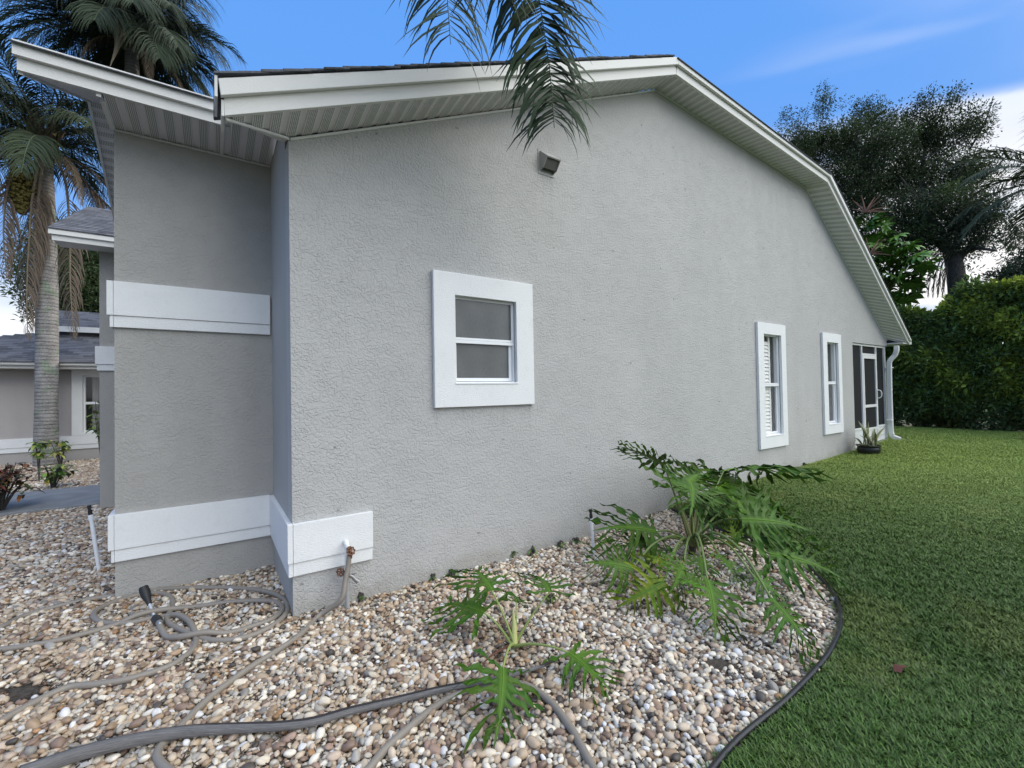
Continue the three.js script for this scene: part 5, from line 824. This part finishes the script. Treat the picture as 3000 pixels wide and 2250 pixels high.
  const [ft] = blob('tree_belt', 'low dark belt of far trees glimpsed beyond the hedge', 'trees', far, leafCluster(14, 0.3, 0.16, 0.5, 10), foliageM, [0.02, 0.035, 0.018], [0.05, 0.07, 0.03], 63); ft.userData.kind = 'stuff';
}
{
  const r = rng(808), c = onZ(255, 820, -21), t = thing('broadleaf_tree', 'green tree showing between the ringed palm trunk and the entry wall', 'tree', V(c.x, 0, c.z)), sp = [];
  for (let i = 0; i < 2600; i++) { const d = V(r() - 0.5, r() - 0.5, r() - 0.5).normalize().multiplyScalar(2.3 * Math.pow(r(), 0.5)), p = c.clone().add(d).sub(t.position), u = fbm3(p.x * 1.5, p.y * 1.5, p.z * 1.5, 3), k = (0.6 + 0.7 * r()) * (0.6 + u); if (u < 0.42) continue; sp.push([p, 0.8 + 0.6 * r(), [0.05 * k, 0.085 * k, 0.025 * k]]); }
  foliage(t, 'crown', leafCluster(14, 0.16, 0.05, 0.22, 14, 0.2), foliageM, sp, 15);
  part(t, 'trunk', tube([V(0, -0.1, 0), V(0.1, 2.5, 0), V(0, c.y, 0)], [0.2, 0.15, 0.08], 10, 10), barkM);
}
// ---------------------------------------------------------------- neighbouring house
{
  const zf = -13.2, nb = thing('neighbour_house', 'low neighbouring house with blue grey shingle roof, white band and curtained window', 'house', V(-5, 0, zf));
  const at = (g) => g.translate(5, 0, -zf), part2 = (n, g, m) => part(nb, n, (Array.isArray(g) ? mergeGeometries(g) : g).clone().translate(5, 0, -zf), m);
  const wallM = std([0.43, 0.40, 0.385], 0.8, { map: stuccoTone });
  const wx0 = onZ(597 / 2.458, 600 + 1225 / 2.458, zf).x, wy1 = onZ(240, 600 + 1228 / 2.458, zf).y, wy0 = onZ(240, 600 + 1640 / 2.458, zf).y, tx0 = onZ(517 / 2.458, 1100, zf).x, eY = onZ(120, 600 + 1140 / 2.458, zf + 0.6).y, ym = onZ(240, 600 + 1428 / 2.458, zf).y;
  part2('wall', ext([[-14, 0], [2, 0], [2, eY], [-14, eY]], zf - 0.2, zf, [rect(wx0, wx0 + 1.5, wy0, wy1).reverse()]), wallM);
  const by = onZ(60, 1285, zf).y, bm = onZ(60, 1312, zf).y, bl = onZ(60, 1326, zf).y;
  part2('band_board', rbox(-14, 2, bm, by, zf + 0.001, zf + 0.045), M.trim);
  part2('band_drip_board', rbox(-14, 2, bl, bm - 0.002, zf + 0.001, zf + 0.03), M.trim);
  const w = sub(nb, 'window'), pw = (n, g, m) => part(w, n, g.translate(5, 0, -zf), m);
  pw('surround', ext(rect(tx0, wx0 + 1.75, by + 0.002, eY - 0.02), zf + 0.001, zf + 0.045, [rect(wx0, wx0 + 1.5, wy0, wy1).reverse()], 0.006), M.trim);
  pw('frame', ring(wx0 - 0.004, wx0 + 1.504, wy0 - 0.004, wy1 + 0.004, 0.05, zf - 0.12, zf - 0.03), M.vinyl);
  pw('meeting_rail', rbox(wx0 + 0.04, wx0 + 1.46, ym - 0.04, ym + 0.03, zf - 0.1, zf - 0.035), M.vinyl);
  pw('pane', quads([[V(wx0 + 0.04, wy0 + 0.04, zf - 0.07), V(wx0 + 1.46, wy0 + 0.04, zf - 0.07)], [V(wx0 + 0.04, wy1 - 0.04, zf - 0.07), V(wx0 + 1.46, wy1 - 0.04, zf - 0.07)]]), new THREE.MeshPhysicalMaterial({ color: 0xffffff, roughness: 0.03, transmission: 1, thickness: 0, side: THREE.DoubleSide }));
  pw('curtain', quads([wy0 - 0.05, wy1 + 0.05].map((y) => Array.from({ length: 70 }, (_, i) => V(wx0 + 0.14 + i * 0.02, y, zf - 0.3 + 0.03 * Math.sin(i * 0.9))))), std([0.33, 0.33, 0.33], 0.9));
  pw('room_backing', box(wx0 - 0.4, wx0 + 1.9, wy0 - 0.2, wy1 + 0.2, zf - 0.7, zf - 0.68), M.gap);
  const z0 = zf + 0.62, rf = sub(nb, 'roof'), pr = (n, g, m) => part(rf, n, g.translate(5, 0, -zf), m), gy = eY;
  pr('gutter', rbox(-14, 2, gy - 0.06, gy + 0.05, z0, z0 + 0.11, 0.02), M.metalWhite);
  pr('fascia_board', box(-14, 2, gy - 0.14, gy + 0.03, z0 - 0.03, z0 - 0.002), M.fascia);
  pr('soffit_sheet', box(-14, 2, gy - 0.14, gy - 0.12, zf + 0.05, z0 - 0.031), M.fascia);
  // lower roof: near slope with hipped end, courses of shingles
  const tan = 0.42, ang = Math.atan(tan), hipX = onZ(-40, 1015, z0 - 1.6).x, nC = 22;
  for (let k = 0; k < nC; k++) { const s = k * 0.143, y = gy + 0.06 + s * Math.sin(ang), z = z0 + 0.08 - s * Math.cos(ang), xl = -7.5 + s * 1.35; pr('shingle_course', uvBox(new RoundedBoxGeometry(2 - xl, 0.024, 0.2, 1, 0.003).rotateX(ang - 0.05).translate((2 + xl) / 2, y, z)), M.shinglePale); }
  const s1 = nC * 0.143, yT = gy + 0.06 + s1 * Math.sin(ang), zT = z0 - s1 * Math.cos(ang);
  pr('hip_end', quads([[V(-7.5, gy + 0.05, z0 + 0.05), V(-7.5 + s1 * 1.35, yT, zT)], [V(-7.5, gy + 0.05, z0 - 8), V(-7.5 + s1 * 1.35, yT, zT - 2)]]), M.shinglePale);
  // upper roof with its white board
  const uy = onZ(470, 600 + 895 / 2.458 - 90, zT).y, pA = onZ(437 / 2.458, 600 + 905 / 2.458, zT + 0.9), pB = onZ(690 / 2.458, 600 + 882 / 2.458, zT + 0.9), tA = onZ(430 / 2.458, 600 + 772 / 2.458, zT - 1.1), tB = onZ(730 / 2.458, 600 + 772 / 2.458, zT - 1.1);
  pr('fascia_board', box(pA.x - 0.3, 1, pA.y - 0.05, pA.y + 0.11, pA.z + 0.16, pA.z + 0.2), M.trim);
  const rows = 12; for (let k = 0; k < rows; k++) { const t = k / (rows - 1), a = pA.clone().setX(pA.x - 0.3).add(V(0, 0.15, 0.03)).lerp(tA.clone().setX(tA.x - 0.2), t); pr('shingle_course', uvBox(new RoundedBoxGeometry(4.2, 0.024, 0.24, 1, 0.003).rotateX(0.5).translate(a.x + 2.1, a.y, a.z)), M.shinglePale); }
}
// ---------------------------------------------------------------- shrubs beside the path
{
  const r = rng(303);
  function leafy(name, label, base, o) {
    const t = thing(name, label, 'plant', base), pos = [], gs = [];
    for (let k = 0; k < o.stems; k++) { const a = r() * 6.283, q = V(Math.cos(a) * o.w * r(), o.h * (0.55 + 0.45 * r()), Math.sin(a) * o.w * r()); part(t, 'stem', tube([V(0, -0.03, 0), q.clone().multiplyScalar(0.5).add(V(0, 0.05, 0)), q], [0.014, 0.006], 5, 8), barkM); pos.push(q); }
    for (const q of pos) for (let j = 0; j < o.per; j++) {
      const a = r() * 6.283, d = V(Math.cos(a), 0.5 - 0.9 * r(), Math.sin(a)), sd = V(-Math.sin(a), 0, Math.cos(a)), p = q.clone().add(V(0, -o.h * 0.35 * r() * (o.down ?? 1), 0)), L = o.len * (0.7 + 0.6 * r()), rows = [];
      for (let m = 0; m <= 3; m++) { const w = o.lw * [0.25, 1, 0.8, 0.05][m]; rows.push([-1, 0, 1].map((e0) => p.clone().addScaledVector(sd, e0 * w).add(V(0, Math.abs(e0) * w * 0.3, 0)))); p.addScaledVector(d.normalize(), L / 3); d.y -= 0.4; }
      gs.push(paint(clean(quads(rows)), o.cols[Math.floor(r() * o.cols.length)].map((c) => c * (0.7 + 0.6 * r()))));
    }
    const f = part(t, 'foliage', gs, std([1, 1, 1], 0.5, { vertexColors: true })); return t;
  }
  const red = onGround(20, 1475); leafy('red_leaf_shrub', 'low shrub with mixed red, bronze and green leaves beside the concrete walk', onZ(0, 1500, -6).setY(0.02), { stems: 26, w: 0.42, h: 0.72, per: 9, len: 0.15, lw: 0.03, cols: [[0.16, 0.045, 0.02], [0.12, 0.06, 0.02], [0.07, 0.09, 0.02], [0.2, 0.1, 0.03], [0.09, 0.05, 0.02]] });
  const gp = (x, y) => onGround(x / 2.212, 1275 + y / 2.212), gc = [[0.14, 0.2, 0.03], [0.09, 0.15, 0.025], [0.3, 0.34, 0.07], [0.06, 0.11, 0.02]];
  leafy('green_leaf_shrub', 'bright green small shrub at the foot of the ringed palm trunk', gp(395, 225), { stems: 7, w: 0.22, h: 0.75, per: 11, len: 0.18, lw: 0.035, cols: gc, down: 0.3 });
  leafy('green_leaf_shrub', 'leggy young shrub with a tuft of leaves left of the ringed palm trunk', gp(255, 300), { stems: 4, w: 0.16, h: 0.8, per: 14, len: 0.18, lw: 0.035, cols: gc, down: 0.25 });
  leafy('green_leaf_shrub', 'bushy low shrub in pale pebbles on the walk edge', gp(340, 350), { stems: 14, w: 0.34, h: 0.5, per: 9, len: 0.15, lw: 0.03, cols: gc });
  leafy('green_leaf_shrub', 'leafy green shrub growing against the neighbouring window behind the entry wall', gp(665, 250), { stems: 9, w: 0.28, h: 1.75, per: 12, len: 0.17, lw: 0.035, cols: gc.slice(0, 2), down: 1 });
  // small weeds
  for (const [x, y, s, lab] of [[1055, 1765, 0.07, 'tiny weed sprouting at the wall foot near the standpipe'], [1268, 1706, 0.06, 'tiny weed sprouting from the pebble edge below the small window'], [1500, 1640, 0.1, 'small weed clump at the wall foot left of the riser'], [1610, 1775, 0.09, 'small weed between the two lobed plants'], [2355, 1370, 0.09, 'grassy tuft at the wall foot under the second tall window']]) leafy('weed', lab, onGround(x, y), { stems: 6, w: s * 0.6, h: s, per: 5, len: s * 0.5, lw: s * 0.12, cols: [[0.09, 0.16, 0.03], [0.06, 0.11, 0.02]] });
  // weeds that nothing tells apart, along the wall foot
  for (let k = 0; k < 4; k++) { const x = 1310 + 380 * r(), q = onGround(x, 1692 - 0.29 * (x - 1300)); q.z = 0.03 + 0.05 * r(); const t = leafy('weed', 'little green weed in the row sprouting where wall and pebbles meet', q, { stems: 5, w: 0.08, h: 0.04 + 0.08 * r(), per: 4, len: 0.05, lw: 0.009, cols: [[0.14, 0.25, 0.04], [0.1, 0.18, 0.03]] }); t.userData.group = 'weeds along the wall foot'; }
  // fallen leaf on the lawn
  const fl = onGround(2635, 1985, 0.05), o = thing('fallen_leaf', 'single dark red dead leaf lying in the grass', 'leaf', fl);
  part(o, 'blade', quads([[V(-0.05, 0, -0.01), V(0, 0.012, -0.03), V(0.05, 0, -0.01)], [V(-0.045, 0.004, 0.02), V(0, 0.016, 0.02), V(0.05, 0.01, 0.025)]]), std([0.09, 0.025, 0.018], 0.8));
}
scene.traverse((q) => { if (q.isMesh) q.castShadow = q.receiveShadow = true; });
renderer.render(scene, camera);
